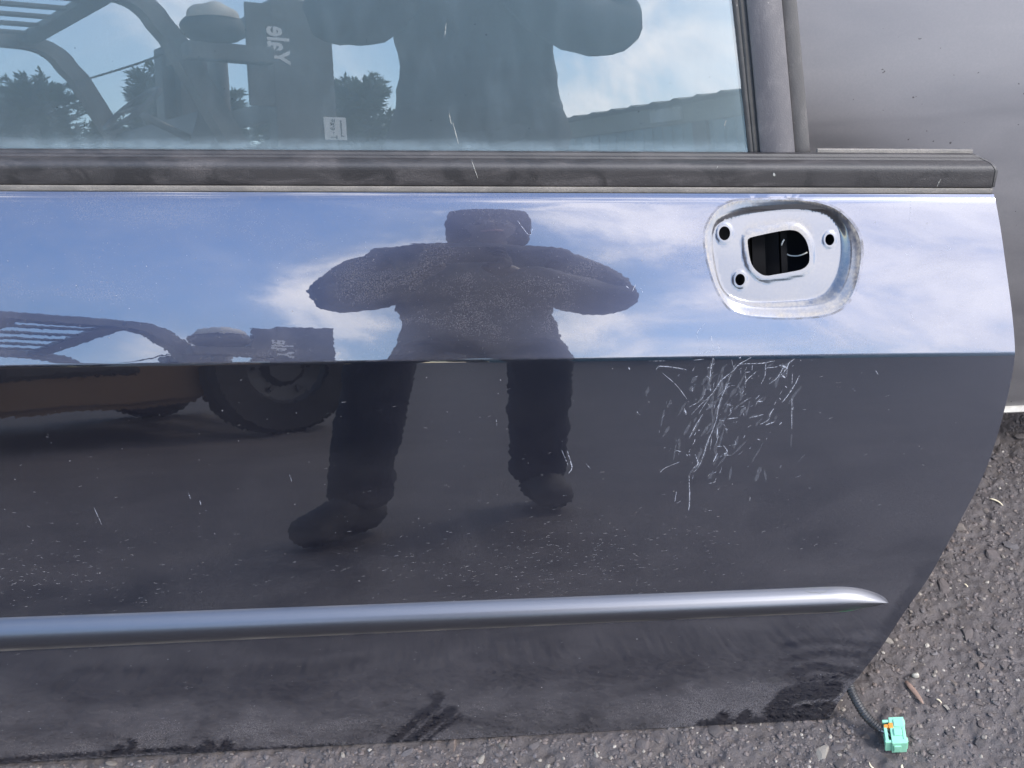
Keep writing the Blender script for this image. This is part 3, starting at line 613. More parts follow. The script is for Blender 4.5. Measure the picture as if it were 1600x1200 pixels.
# ---- scratches and paint marks (one loose mass of fine marks)
bm = bmesh.new()
for i_, (line, wd) in enumerate(SCR): sliver(bm, line, wd*random.uniform(0.55, 1.1)*(1.0 if i_ < len(SCR)-27 else 0.55), rag=0.45)
for _ in range(90):                               # fine scuffs round the worst of the damage
    x = random.gauss(0.195, 0.035); z = random.gauss(0.375, 0.038); zc_ = row(CRE, x)
    if z > zc_-0.004 or z < 0.27: continue
    an = random.gauss(1.0, 0.5); l = random.uniform(.0015, .006)
    sliver(bm, [(x, z), (x+l*math.cos(an), min(z+l*math.sin(an), zc_-.002))], random.uniform(.0002, .00045))
link('paint_scratches', bm_mesh('paint_scratches', bm), M['scratch'], car_door, kind='stuff')
bm = bmesh.new()
for _ in range(90):                                # broad hazy rubs under the scratches
    x = random.gauss(0.198, 0.030); z = random.gauss(0.378, 0.034)
    an = random.gauss(1.05, 0.35); l = random.uniform(.006, .022); a_ = (x, z); b_ = (x+l*math.cos(an), z+l*math.sin(an))
    if max(a_[1], b_[1]) > row(CRE, x)-.006: continue
    sliver(bm, [a_, b_], random.uniform(.0015, .0050), 0.00012+0.000002*_, rag=.4)
for line, wd in SCR[:46]: sliver(bm, line, wd*3.2, 0.00010, rag=.4)
link('paint_scuffs', bm_mesh('paint_scuffs', bm), M['scuff'], car_door, kind='stuff')
bm = bmesh.new()
for _ in range(1050):                               # short dry flecks where rain has dried
    if random.random() < 0.45: x, z = random.gauss(0.03, 0.11), random.gauss(0.215, 0.028)
    elif random.random() < 0.5: x, z = random.gauss(-0.50, 0.09), random.gauss(0.225, 0.03)
    else: x, z = random.uniform(-.62, .42), random.uniform(0.02, 0.41)
    if z < 0.01 or z > row(CRE, x)-.004 or x > right_x(z)-.01: continue
    an = random.gauss(0.05, 0.22); l = random.uniform(.0012, .0050)
    sliver(bm, [(x, z), (x+l*math.cos(an), z+l*math.sin(an))], random.uniform(.00022, .00042))
for _ in range(240):                               # dots of grit
    x, z = random.uniform(-.62, .45), random.uniform(0.02, 0.55)
    if x > right_x(z)-.01 or abs(z-row(CRE, x)) < .004 or inside(rim, np.array([[x, z]]))[0]: continue
    l = random.uniform(.0006, .0014); sliver(bm, [(x, z), (x+l*.7, z+l*.5)], l)
link('dried_flecks', bm_mesh('dried_flecks', bm), M['fleck'], car_door, kind='stuff')

# ---- belt moulding under the window
E18 = R(18); sv = np.array([0, math.sin(E18), math.cos(E18)]); nv = np.array([0, -math.cos(E18), math.sin(E18)])
def top_pt(x): return np.array([x, float(skin_y(x, row(TOP, x))), row(TOP, x)])
def swept(name, prof, x0, x1, mat, parent, nseg=60, endshift=None, close=False, x1f=None, smooth_angle=40):
    """profile [(out, up)] in metres swept along the door's top edge; endshift(up) pulls the rear end in"""
    bm = bmesh.new(); rows = []
    for i in range(nseg+1):
        r_ = []
        for o, s in prof:
            xe = x1-(endshift(s) if endshift else 0)
            x = x0+(xe-x0)*i/nseg; r_.append(bm.verts.new(top_pt(x)+nv*o+sv*s))
        rows.append(r_)
    k = len(prof)
    for A, B in zip(rows[:-1], rows[1:]):
        for j in range(k if close else k-1): bm.faces.new((A[j], A[(j+1) % k], B[(j+1) % k], B[j]))
    if close: bm.faces.new(rows[0]); bm.faces.new(rows[-1][::-1])
    return link(name, bm_mesh(name, bm, False, smooth_angle), mat, parent)
mm = lambda l: [(a_/1000, b_/1000) for a_, b_ in l]
LIP = mm([(-7, -1.5), (-1.2, -0.2), (0.6, 0.6), (1.2, 1.6), (1.3, 5.2), (0.4, 6.2), (-7, 6.4)])
BELT = mm([(-7, 6.6), (0.2, 6.8), (1.6, 7.3), (2.1, 8.2), (2.9, 11), (3.8, 14), (4.5, 16.8), (4.8, 18.6), (4.3, 20.2), (3.0, 21.4), (1.0, 22.2), (-1.5, 22.6), (-7.0, 23.4), (-7.6, 24.6), (-9.2, 25.0), (-9.8, 24.2), (-12.0, 24.6), (-13, 26.2), (-16.5, 26.8), (-18.5, 24.0), (-18.5, 8)])
BELT = [(a_, 0.007+(b_-0.007)*1.52 if b_ > 0.007 else b_) for a_, b_ in BELT]
pull = lambda s: float(np.interp(s, [0.025, 0.0310, 0.037], [0.0, 0.004, 0.018]))
swept('belt_lip', LIP, XL, 0.4695, M['lip'], car_door, close=True)
belt = swept('belt_moulding', BELT, XL, 0.4680, M['belt'], car_door, close=True, endshift=pull)
CAP = [(a_*1.04+0.0004, b_) for a_, b_ in BELT]
bm = bmesh.new(); rows = []
for dx in (0.0006, 0.0030):
    rows.append([bm.verts.new(top_pt(0.4680+dx-pull(s))+nv*(o+.0003)+sv*(s+.0002)) for o, s in BELT])
for j in range(len(BELT)): bm.faces.new((rows[0][j], rows[0][(j+1) % len(BELT)], rows[1][(j+1) % len(BELT)], rows[1][j]))
bm.faces.new(rows[0]); bm.faces.new(rows[1][::-1])
link('end_cap', bm_mesh('end_cap', bm, False, 40), M['pillar2'], belt)
INW = mm([(-17.5, 18), (-17.2, 39.5), (-18.2, 40.6), (-21, 40.3), (-21, 18)])
swept('inner_weatherstrip', INW, 0.2985, 0.4535, M['lip'], car_door, close=True, endshift=lambda s: 0.004 if s < .025 else 0.0)

# ---- window glass, seal and frame
SG = np.linspace(0, .6, 601); EG = np.interp(SG, [0, .05, .2, .6], [17.5, 18.5, 21, 24])
YG = np.concatenate([[0], np.cumsum(np.tan(np.radians((EG[1:]+EG[:-1])/2))*np.diff(SG))])
def glass_y(x, z): return skin_y(x, row(TOP, x))+0.022+np.interp(z-row(TOP, x), SG, YG)
def gpt(x, z, off=0.0):
    x = np.asarray(x, float); z = np.asarray(z, float); h = .001
    fz = (glass_y(x, z+h)-glass_y(x, z-h))/(2*h); fx = (glass_y(x+h, z)-glass_y(x-h, z))/(2*h)
    n_ = np.stack([fx, -np.ones_like(fx), fz], -1); n_ /= np.linalg.norm(n_, axis=-1, keepdims=True)
    return np.stack([x, glass_y(x, z), z], -1)+n_*off, n_
Z0, Z1 = 0.545, 0.985
px_at = lambda a_, b_: (lambda z: a_[0]+(b_[0]-a_[0])*(z-a_[1])/(b_[1]-a_[1]))
SEAL_L = px_at((0.2313, 0.5849), (0.2102, 0.7211)); SEAL_R = px_at((0.2428, 0.5844), (0.2236, 0.7206))
TRIM_R = px_at((0.2771, 0.5832), (0.2571, 0.7196)); STRIP_R = px_at((0.2950, 0.5825), (0.2742, 0.7190))
nz, nx = 90, 60
zs = np.linspace(Z0, Z1-.01, nz); GX = np.stack([np.linspace(XL+.06+.25*max(0, z-.6), SEAL_L(z)+.003, nx) for z in zs]); GZ = np.repeat(zs[:, None], nx, 1)
po, no = gpt(GX, GZ, 0.0); pi, _ = gpt(GX, GZ, -0.0035)
k = nz*nx; fo = grid_faces(nz, nx); fi = grid_faces(nz, nx, True)+k
edge = list(range(nx))+[i*nx+nx-1 for i in range(1, nz)]+[(nz-1)*nx+j for j in range(nx-2, -1, -1)]+[i*nx for i in range(nz-2, 0, -1)]
e = np.array(edge); e2 = np.roll(e, -1); fe = np.stack([e, e+k, e2+k, e2], -1)
me = mesh_np('window_glass', np.vstack([po.reshape(-1, 3), pi.reshape(-1, 3)]), np.vstack([fo, fi, fe]))
me.materials.append(M['glass']); me.materials.append(M['glass_in'])
mi = np.zeros(len(me.polygons), np.int32); mi[len(fo):] = 1; me.polygons.foreach_set('material_index', mi)
bz_ = row(TOP, GX)+0.0320; gz_ = np.clip(1-(GZ-bz_)/0.0075, 0, 1)**1.3*0.30+np.clip(1-(GZ-bz_)/0.045, 0, 1)*0.06
gz_ = gz_+np.clip(1-(SEAL_L(GZ)-GX)/0.010, 0, 1)**1.5*0.10
at_ = me.attributes.new('grime', 'FLOAT', 'POINT'); at_.data.foreach_set('value', np.concatenate([gz_.ravel(), gz_.ravel()]).astype(np.float32))
cn = np.vstack([no.reshape(-1, 3), -no.reshape(-1, 3)])
me.normals_split_custom_set_from_vertices(cn.tolist())
glass = link('window_glass', me, None, car_door)
def post(name, xl, xr, prof, mat, z0=0.56, z1=Z1, n_=24):
    """upright bar between two sloping lines; prof = [(fraction across, offset outwards)]"""
    V, k = [], len(prof)
    for z in np.linspace(z0, z1, n_):
        a_, b_ = xl(z), xr(z)
        for f_, o in prof: V.append(gpt(a_+(b_-a_)*f_, z, o)[0])
    F = []
    for i in range(n_-1):
        for j in range(k): F.append((i*k+j, i*k+(j+1) % k, (i+1)*k+(j+1) % k, (i+1)*k+j))
    F.append(tuple(range(k))[::-1]); F.append(tuple((n_-1)*k+j for j in range(k)))
    bm = bmesh.new(); vs = [bm.verts.new(v) for v in V]
    for f_ in F: bm.faces.new([vs[q_] for q_ in f_])
    return link(name, bm_mesh(name, bm, False, 45), mat, car_door)
post('glass_seal', SEAL_L, SEAL_R, [(0, -.012), (0, .0008), (.10, .0016), (.30, .0018), (.42, .0012), (.50, .0022), (.60, .0022), (.66, -.0005), (.90, -.0015), (1, -.001), (1, -.012)], M['rubber'])
post('pillar_trim', SEAL_R, TRIM_R, [(0, -.012), (0, .0015), (.04, .0028), (.5, .0036), (.96, .0030), (1, .0018), (1, -.012)], M['pillar'])
post('window_frame', lambda z: TRIM_R(z)+.0006, STRIP_R, [(0, -.03), (0, -.0065), (.12, -.0052), (.8, -.0048), (.96, -.0062), (1, -.010), (1, -.03)], M['pillar2'])
post('window_frame', lambda z: XL+.02+.25*max(0, z-.6), lambda z: XL+.065+.25*max(0, z-.6), [(0, -.03), (0, .001), (.1, .003), (.9, .003), (1, .001), (1, -.03)], M['pillar2'])
V = []; k = 6
for t_ in np.linspace(0, 1, 24):
    x = XL+.02+.25*(Z1-.6)+t_*(STRIP_R(Z1)-(XL+.02+.25*(Z1-.6))); 
    for dz, o in ((-.012, -.03), (-.012, .001), (-.008, .003), (.022, .003), (.028, -.002), (.028, -.03)): V.append(gpt(x, Z1+dz, o)[0])
bm = bmesh.new(); vs = [bm.verts.new(v) for v in V]
for i in range(23):
    for j in range(k): bm.faces.new((vs[i*k+j], vs[i*k+(j+1) % k], vs[(i+1)*k+(j+1) % k], vs[(i+1)*k+j]))
bm.faces.new(vs[:k]); bm.faces.new(vs[-k:])
link('roof_rail', bm_mesh('roof_rail', bm, False, 40), M['pillar2'], car_door)

# ---- wiring that hangs from the door's rear corner
path = spline([(0.3549, 0.0297, 0.05), (0.3589, 0.0156, 0.038), (0.3629, 0.0054, 0.028), (0.3708, -0.0109, 0.019), (0.3796, -0.0201, 0.012), (0.389, -0.0296, 0.009)], 150)
bm = bmesh.new(); L = np.concatenate([[0], np.cumsum(np.linalg.norm(np.diff(path, axis=0), axis=1))])
add_tube(bm, path.tolist(), [0.0050+0.0006*math.sin(2*math.pi*l/0.0031) for l in L], 14)
link('wiring_conduit', bm_mesh('wiring_conduit', bm, True), M['conduit'], car_door)
GZ0 = -0.009
cm = Matrix.Translation((0.4005, -0.0345, 0.0075)) @ Matrix.Rotation(R(-8), 4, 'Z') @ Matrix.Rotation(R(-10), 4, 'Y') @ Matrix.Rotation(R(8), 4, 'X')
bm = bmesh.new()
B = lambda lo, hi, bev=.0006: add_box(bm, lo, hi, bev, cm)
B((-.0035, -.0165, -.011), (.0125, .0150, .011)); B((-.0105, -.0145, -.010), (-.0030, -.0115, .0100)); B((-.0105, .0095, -.010), (-.0030, .0128, .0100))
B((-.0100, -.0120, -.0100), (-.0030, .0100, -.0070)); B((-.0100, -.0120, .0075), (-.0065, .0060, .0102))
B((.0000, -.0075, .0105), (.0085, .0008, .0128)); B((.0010, .0035, .0105), (.0115, .0120, .0122)); B((.0115, -.0140, -.0085), (.0140, -.0085, .0085)); B((.0115, .0065, -.0085), (.0136, .0130, .0085))
B((-.0015, -.0182, -.0060), (.0060, -.0160, .0060)); B((.0090, -.0120, .0105), (.0120, .0020, .0118))
conn = link('connector', bm_mesh('connector', bm, False), M['green'], car_door)
bm = bmesh.new(); B((-.0095, .0030, .0030), (-.0010, .0070, .0106), .0005); B((-.0045, .0020, .0085), (.0002, .0080, .0116), .0005)
link('connector_clip', bm_mesh('connector_clip', bm), M['orange_clip'], conn)
for dy, mt_ in ((-.004, M['wire']), (-.001, M['conduit']), (.002, M['wire']), (-.007, M['conduit'])):
    bm = bmesh.new(); a_ = Vector(path[-1]); e_ = cm @ Vector((-.003, dy-.001, .003))
    add_tube(bm, [a_+Vector((-.004, dy*.3, .002)), a_.lerp(e_, .55)+Vector((0, dy*.4, .0035)), e_], .0009, 8)
    link('wire', bm_mesh('wire', bm, True), mt_, conn)

# ---- streaks and droppings on glass and belt
bm = bmesh.new()
def flat_mark(pts, wd):
    n_ = len(pts); P = [Vector(p) for p in pts]; pr = [.3+.7*math.sin(math.pi*(i+.4)/n_)*random.uniform(.6, 1.2) for i in range(n_)]
    A = [bm.verts.new(p+Vector((-wd*.5*q, 0, 0))) for p, q in zip(P, pr)]; B_ = [bm.verts.new(p+Vector((wd*.5*q, 0, 0))) for p, q in zip(P, pr)]
    for i in range(n_-1): bm.faces.new((A[i], B_[i], B_[i+1], A[i+1]))
for x0, z0, x1, z1, wd in ((-.0590, .634, -.0575, .624, .0008), (-.0560, .626, -.0515, .606, .0008), (-.0600, .700, -.0580, .712, .0006), (.208, .618, .206, .612, .0008)):
    flat_mark([gpt(x0+(x1-x0)*t_, z0+(z1-z0)*t_, .0003)[0] for t_ in np.linspace(0, 1, 9)], wd)
def belt_mark(x0, x1, s0, s1, wd):
    bs = np.array(BELT[3:9]); flat_mark([top_pt(x0+(x1-x0)*t_)+nv*(np.interp(s0+(s1-s0)*t_, bs[:, 1], bs[:, 0])+.0005)+sv*(s0+(s1-s0)*t_) for t_ in np.linspace(0, 1, 9)], wd)
belt_mark(-.0400, -.0345, .0330, .0150, .0008); belt_mark(.2505, .2515, .0215, .0180, .0024); belt_mark(.196, .1945, .0280, .0250, .0006); belt_mark(.4155, .4130, .0160, .0080, .0007)
link('dried_droppings', bm_mesh('dried_droppings', bm), M['dropping'], car_door, kind='stuff')

# ------------------------------------------------------------------ ground: one asphalt sheet out to the horizon
def lattice(x, y, s, seed):
    """smooth value noise from a hashed lattice, vectorised"""
    u, v = x/s, y/s; i, j = np.floor(u).astype(np.int64), np.floor(v).astype(np.int64); fu, fv = u-i, v-j
    fu = fu*fu*(3-2*fu); fv = fv*fv*(3-2*fv)
    def hsh(a_, b_):
        q = (a_*374761393+b_*668265263+seed*1442695041) & 0x7fffffff; q = ((q ^ (q >> 13))*1274126177) & 0x7fffffff
        return ((q ^ (q >> 16)) & 0xffff)/65535.0
    return (hsh(i, j)*(1-fu)+hsh(i+1, j)*fu)*(1-fv)+(hsh(i, j+1)*(1-fu)+hsh(i+1, j+1)*fu)*fv-0.5
def ground_h(x, y):
    h = lattice(x, y, .085, 1)*.0026+lattice(x, y, .027, 2)*.0024+lattice(x, y, .0115, 3)*.0024+lattice(x, y, .0065, 4)*.0026+lattice(x, y, .0038, 7)*.0016
    pit = np.clip(lattice(x, y, .019, 5)+lattice(x, y, .009, 6)*.6-.22, 0, 1)
    return GZ0-0.001+h-pit*.010
def stretch(lo, hi, step, far):
    c = np.arange(lo, hi+step/2, step); g = step*1.35**np.arange(1, 60); g = np.cumsum(g); g = g[g < far]
    return np.concatenate([(lo-g)[::-1], c, hi+g])
gx_ = stretch(-.66, .98, .0024, 900); gy_ = stretch(-.22, .62, .0024, 900)
AX, AY = np.meshgrid(gx_, gy_); AZ = ground_h(AX, AY)
fade = np.clip(1-np.maximum(np.maximum(-.7-AX, AX-1.05), np.maximum(-.3-AY, AY-.75))/0.12, 0, 1); AZ = AZ*fade+(GZ0-.001)*(1-fade)
gme = mesh_np('asphalt_yard', np.stack([AX, AY, AZ], -1).reshape(-1, 3), grid_faces(len(gy_), len(gx_)))
def asphalt():
    m, n = new_mat('worn_asphalt'); t = n.n('ShaderNodeTexCoord').outputs['Object']
    a = n.noise(t, 5.0, 5.0, 0.6).outputs[0]; b = n.noise(t, 70.0, 6.0, 0.65).outputs[0]; c = n.noise(t, 420.0, 4.0, 0.7).outputs[0]
    vo = n.n('ShaderNodeTexVoronoi', {'Vector': t, 'Scale': 95.0, 'Randomness': 1.0}); vc = vo.outputs['Color']
    grit = n.step(n.noise(t, 230.0, 2.0, 0.5).outputs[0], 0.66, 0.74)
    col = n.mix(b, (0.037, 0.031, 0.0315), (0.112, 0.095, 0.095))
    col = n.mix(n.math('MULTIPLY', c, 0.6), col, (0.088, 0.076, 0.073))
    sepc = n.n('ShaderNodeSeparateColor', {0: vc}).outputs[0]
    col = n.mix(n.math('MULTIPLY', n.step(sepc, 0.72, 0.9), 0.40), col, (0.085, 0.068, 0.058))
    col = n.mix(n.math('MULTIPLY', grit, 0.45), col, (0.15, 0.135, 0.12))
    col = n.mix(n.math('MULTIPLY', n.step(a, 0.35, 0.7), 0.35), col, (0.030, 0.027, 0.027))
    h = n.math('ADD', n.math('MULTIPLY', c, 0.6), n.math('MULTIPLY', b, 1.0))
    bp = n.n('ShaderNodeBump', {'Height': h, 'Strength': 1.0, 'Distance': 0.0030}).outputs[0]
    finish(n, P_(n, Base_Color=col, Roughness=n.math('ADD', n.math('MULTIPLY', c, .3), .50), Normal=bp, Specular_IOR_Level=0.4)); return m
M['asphalt'] = asphalt()
ground = link('asphalt_yard', gme, M['asphalt'], kind='structure'); ground['label'] = 'worn dark asphalt with stones showing through it'
def stone_mat():
    m, n = new_mat('asphalt_stones'); t = n.n('ShaderNodeTexCoord').outputs['Object']
    at2 = n.n('ShaderNodeAttribute', attribute_name='tone').outputs['Fac']; oi = n.n('ShaderNodeObjectInfo').outputs['Random']
    r_ = n.math('FRACT', n.math('ADD', at2, n.math('MULTIPLY', oi, 0.999)))
    c = n.ramp(r_, [(0.0, (.050, .043, .043)), (.30, (.078, .066, .064)), (.50, (.098, .077, .071)), (.68, (.092, .083, .086)), (.80, (.118, .088, .074)), (.90, (.15, .126, .108)), (.97, (.21, .185, .155)), (1.0, (.34, .31, .27))])
    f = n.noise(t, 160.0, 5.0, 0.7).outputs[0]
    c2 = n.mix(n.math('MULTIPLY', n.step(f, .38, .75), .75), c, (0.052, 0.045, 0.046))
    bp = n.n('ShaderNodeBump', {'Height': f, 'Strength': 0.8, 'Distance': 0.0012}).outputs[0]
    finish(n, P_(n, Base_Color=c2, Roughness=0.7, Normal=bp)); return m
M['stone'] = stone_mat()
def stone_shape(sub, seed):
    bm = bmesh.new(); bmesh.ops.create_icosphere(bm, subdivisions=sub, radius=1.0); rg = random.Random(seed)
    cuts = [(Vector((rg.gauss(0, 1), rg.gauss(0, 1), rg.gauss(0, .7))).normalized(), rg.uniform(.45, .85)) for _ in range(9)]
    for v in bm.verts:
        for d, k in cuts:
            e = v.co.dot(d)-k
            if e > 0: v.co -= d*e
    return bm
SM = []
for k in range(14):
    me = bm_mesh('stone', stone_shape(2, k), False, 28); a_ = me.attributes.new('tone', 'FLOAT', 'POINT'); a_.data.foreach_set('value', [k/14]*len(me.vertices)); me.materials.append(M['stone']); SM.append(me)
rg = random.Random(21)
def spots(n_, mind):
    out_ = []
    tries = 0
    while len(out_) < n_ and tries < 60000:
        tries += 1
        if rg.random() < .78: x, y = rg.uniform(.27, .86), rg.uniform(-.13, .50)
        else: x, y = rg.uniform(-.60, .36), rg.uniform(-.075, .0)
        if x < .36+.0*y and y > 0.02 and x < .33: continue
        if math.hypot(x-.4, y+.035) < .026: continue
        if all((x-a_)**2+(y-b_)**2 > (mind*(.5*(1+c_)))**2 for a_, b_, c_ in out_[-400:]): out_.append((x, y, rg.random()))
    return out_
BIG = spots(270, .020)
for x, y, q_ in BIG:
    s = .0046+.0068*q_**2.0+.0015*rg.random(); h = float(ground_h(np.array([x]), np.array([y]))[0])
    o = bpy.data.objects.new('stone', rg.choice(SM)); COL.objects.link(o); o.parent = ground
    o.location = (x, y, h-s*.02); o.scale = (s*rg.uniform(.85, 1.5), s*rg.uniform(.7, 1.1), s*rg.uniform(.26, .42)); o.rotation_euler = (rg.gauss(0, .22), rg.gauss(0, .22), rg.uniform(0, 6.28))
# fine chippings between them: one loose mass
base = []
for k in range(6):
    b_ = stone_shape(1, 50+k); b_.verts.ensure_lookup_table(); base.append((np.array([v.co[:] for v in b_.verts]), np.array([[v.index for v in f.verts] for f in b_.faces]))); b_.free()
VV, FF, TT = [], [], []; nb = 0
for _ in range(14000):
    if rg.random() < .78: x, y = rg.uniform(.27, .90), rg.uniform(-.14, .52)
    else: x, y = rg.uniform(-.62, .36), rg.uniform(-.08, .0)
    bv, bf = base[rg.randrange(6)]; s = .0010+.0032*rg.random()**2; an = rg.uniform(0, 6.28); c_, s_ = math.cos(an), math.sin(an)
    q = bv*np.array([s*rg.uniform(.8, 1.5), s, s*.5]); q = np.stack([q[:, 0]*c_-q[:, 1]*s_, q[:, 0]*s_+q[:, 1]*c_, q[:, 2]], -1)
    h = float(ground_h(np.array([x]), np.array([y]))[0]); VV.append(q+np.array([x, y, h+s*.05])); FF.append(bf+nb); TT.append(np.full(len(bv), rg.random()**1.3)); nb += len(bv)
cme = mesh_np('chippings', np.vstack(VV), np.vstack(FF), False); a_ = cme.attributes.new('tone', 'FLOAT', 'POINT'); a_.data.foreach_set('value', np.concatenate(TT).astype(np.float32))
link('chippings', cme, M['stone'], ground, kind='stuff')
# loose bits on the asphalt
def gh(x, y): return float(ground_h(np.array([x]), np.array([y]))[0])
def debris(name, x, y, ln, wd, ang, mat, label, cat, bend=.15, thick=.4, group=None):
    bm = bmesh.new(); d_ = Vector((math.cos(ang), math.sin(ang), 0)); s_ = Vector((-d_.y, d_.x, 0))
    pts = [Vector((0, 0, 0))+d_*ln*(t_-.5)+s_*ln*bend*math.sin(t_*3.1)+Vector((0, 0, wd*.5)) for t_ in (0, .2, .4, .6, .8, 1)]
    add_tube(bm, pts, [wd*.30, wd*.5, wd*.55, wd*.5, wd*.4, wd*.12], 7, True, (thick, 1))
    o = link(name, bm_mesh(name, bm, True), mat); o.location = (x, y, gh(x, y)+.0018); tag(o, label, cat, group); return o
M['wood'] = simple('weathered_brown_wood', (0.17, 0.11, 0.085), 0.8, 0, .35, 260, .0004, 400)
debris('wood_splinter', .446, .028, .034, .0065, -1.25, M['wood'], 'flat brown wood splinter lying below a round pale pebble', 'splinter', .02)
bm = stone_shape(2, 3); bmesh.ops.scale(bm, vec=(.0047, .0044, .0042), verts=bm.verts[:])
pb = link('pebble', bm_mesh('pebble', bm, True), simple('pale_pebble', (0.30, 0.28, 0.24), 0.6, 0, .25, 300)); pb.location = (.4545, .052, gh(.4545, .052)+.003); tag(pb, 'round pale pebble just above the brown wood splinter', 'pebble')
debris('dry_stalk', .6465, .322, .020, .0024, -.85, M['straw'], 'pale dry stalk on asphalt below the far pale hem', 'stalk')
debris('dry_stalk', .471, .0155, .0075, .0017, -1.0, M['straw'], 'tiny pale stalk beside the pointed end of the brown splinter', 'stalk')
debris('dry_stalk', .372, -.0615, .010, .0018, 1.9, M['straw'], 'thin pale stalk on asphalt in front of the wiring', 'stalk')
debris('dry_stalk', .405, -.0665, .0075, .0028, 1.5, M['straw'], 'short thick straw-coloured piece in front of the green connector', 'stalk')
debris('dry_stalk', .517, -.0775, .008, .0017, -.7, M['straw'], 'whitish stalk in the near corner of the asphalt', 'stalk')
debris('dry_stalk', .560, .185, .0065, .0018, -1.2, M['straw'], 'tiny whitish stalk near the middle of the asphalt', 'stalk')

# ------------------------------------------------------------------ grey van door leaning behind, block wall that carries it
grey = empty('grey_van_door', (0.02, 0.415, 0.0), 'dusty silver-grey van door standing behind the dark door', 'van door')
EV = [(0, -22), (.03, -8), (.10, -7), (.28, -0.5), (.52, 10.5), (.72, 13), (1.2, 9)]
zv = np.linspace(0.082, 1.27, 160); ev = np.interp(zv-.082, *zip(*EV)); yv = np.concatenate([[0], np.cumsum(np.tan(np.radians((ev[1:]+ev[:-1])/2))*np.diff(zv))])
xv = np.linspace(-.80, .95, 120); GXv, GZv = np.meshgrid(xv, zv)
def van_y(x, z): return np.interp(z, zv, yv)+.0035*np.cos(x*2.0)
hc = (.6065, .585)
def van_pt(x, z):
    x = np.asarray(x, float); z = np.asarray(z, float); y = van_y(x, z)
    d = np.hypot((x-hc[0]-.052)/.062, (z-hc[1]+.005)/.034); y = y+.016*np.clip(1-d**2, 0, 1)**.6*(d < 1)
    return np.stack([x-.02, y, z], -1)
pv_ = van_pt(GXv, GZv); back = pv_.copy(); back[..., 1] += .055
xv2 = np.unique(np.concatenate([xv, np.linspace(.57, .73, 90)])); zv2 = np.unique(np.concatenate([zv, np.linspace(.53, .63, 70)])); A_, B_ = np.meshgrid(xv2, zv2)
pf = van_pt(A_, B_)
link('outer_skin', mesh_np('outer_skin', pf.reshape(-1, 3), grid_faces(len(zv2), len(xv2))), M['grey'], grey)
bm = bmesh.new()
loop = [(xv[0], z) for z in zv[::8]]+[(x, zv[-1]) for x in xv[::8]]+[(xv[-1], z) for z in zv[::-8]]+[(x, zv[0]) for x in xv[::-8]]
L = np.array(loop); p0 = van_pt(L[:, 0], L[:, 1]); r0 = [bm.verts.new(v) for v in p0]; r1 = [bm.verts.new(v+np.array([0, .055, .004])) for v in p0]
for i in range(len(L)): bm.faces.new((r0[i], r0[(i+1) % len(L)], r1[(i+1) % len(L)], r1[i]))
bm.faces.new(r1)
link('inner_shell', bm_mesh('inner_shell', bm), M['steel'], grey)
V = []
for x in xv: 
    y0_ = float(van_y(x, zv[0])); V += [(x-.02, y0_-.0035, zv[0]-.001), (x-.02, y0_-.006, zv[0]-.006), (x-.02, y0_-.001, zv[0]-.012), (x-.02, y0_+.012, zv[0]-.012), (x-.02, y0_+.012, zv[0]+.002)]
bm = bmesh.new(); vs = [bm.verts.new(v) for v in V]
for i in range(len(xv)-1):
    for j in range(5): bm.faces.new((vs[i*5+j], vs[i*5+(j+1) % 5], vs[(i+1)*5+(j+1) % 5], vs[(i+1)*5+j]))
bm.faces.new(vs[:5]); bm.faces.new(vs[-5:])
link('bottom_hem', bm_mesh('bottom_hem', bm, False, 40), M['hem'], grey)
bm = bmesh.new(); yh = float(van_y(hc[0], hc[1]))
add_tube(bm, [(hc[0]-.020+.001, yh+.002, hc[1]), (hc[0]-.014, yh-.009, hc[1]+.001), (hc[0]+.01, yh-.016, hc[1]+.003), (hc[0]+.05, yh-.018, hc[1]+.004), (hc[0]+.09, yh-.016, hc[1]+.003), (hc[0]+.104, yh+.002, hc[1])], [.008, .010, .0105, .0105, .010, .008], 16, True, (1.25, .6))
link('door_handle', bm_mesh('door_handle', bm, True), M['chrome'], grey)
bm = bmesh.new(); rr_ = []
for k_, (s1, o1) in enumerate(((1.02, -.0004), (1.10, -.0022), (1.20, -.0006))):
    th = np.linspace(0, 2*np.pi, 48, endpoint=False); x = hc[0]+.052+.062*s1*np.cos(th); z = hc[1]-.005+.034*s1*np.sin(th)
    rr_.append([bm.verts.new((a_-.02, float(van_y(a_, b_))+o1, b_)) for a_, b_ in zip(x, z)])
for A, B2 in zip(rr_[:-1], rr_[1:]):
    for i in range(48): bm.faces.new((A[i], A[(i+1) % 48], B2[(i+1) % 48], B2[i]))
link('handle_rim', bm_mesh('handle_rim', bm, True), simple('worn_pale_rim', (0.36, 0.35, 0.35), .5, .3, .2, 60), grey)
for x in (-.5, .15):
    bm = bmesh.new(); add_box(bm, (x-.05, .0, -.012), (x+.05, .10, .0698), .003)
    link('timber_bearer', bm_mesh('timber_bearer', bm), M['wood'], grey)
wall = empty('block_wall', (0, .66, 0), 'plain concrete block wall behind the grey van door', 'wall')
M['block'] = simple('concrete_block', (.30, .29, .27), .9, 0, .2, 30, .002, 150)
bme = None
for r_ in range(6):
    for c_ in range(-4, 5):
        x = c_*.45+(.225 if r_ % 2 else 0)
        if bme is None:
            bm = bmesh.new(); add_box(bm, (-.22, 0, 0), (.22, .14, .205), .004); bme = bm_mesh('block', bm); bme.materials.append(M['block'])
        o = bpy.data.objects.new('block', bme); COL.objects.link(o); o.parent = wall; o.location = (x, 0, GZ0-.006+r_*.215)
bm = bmesh.new(); add_box(bm, (-2.0, .012, GZ0-.01), (2.0, .128, 1.26), 0)
link('mortar', bm_mesh('mortar', bm), simple('grey_mortar', (.22, .21, .20), .9), wall)

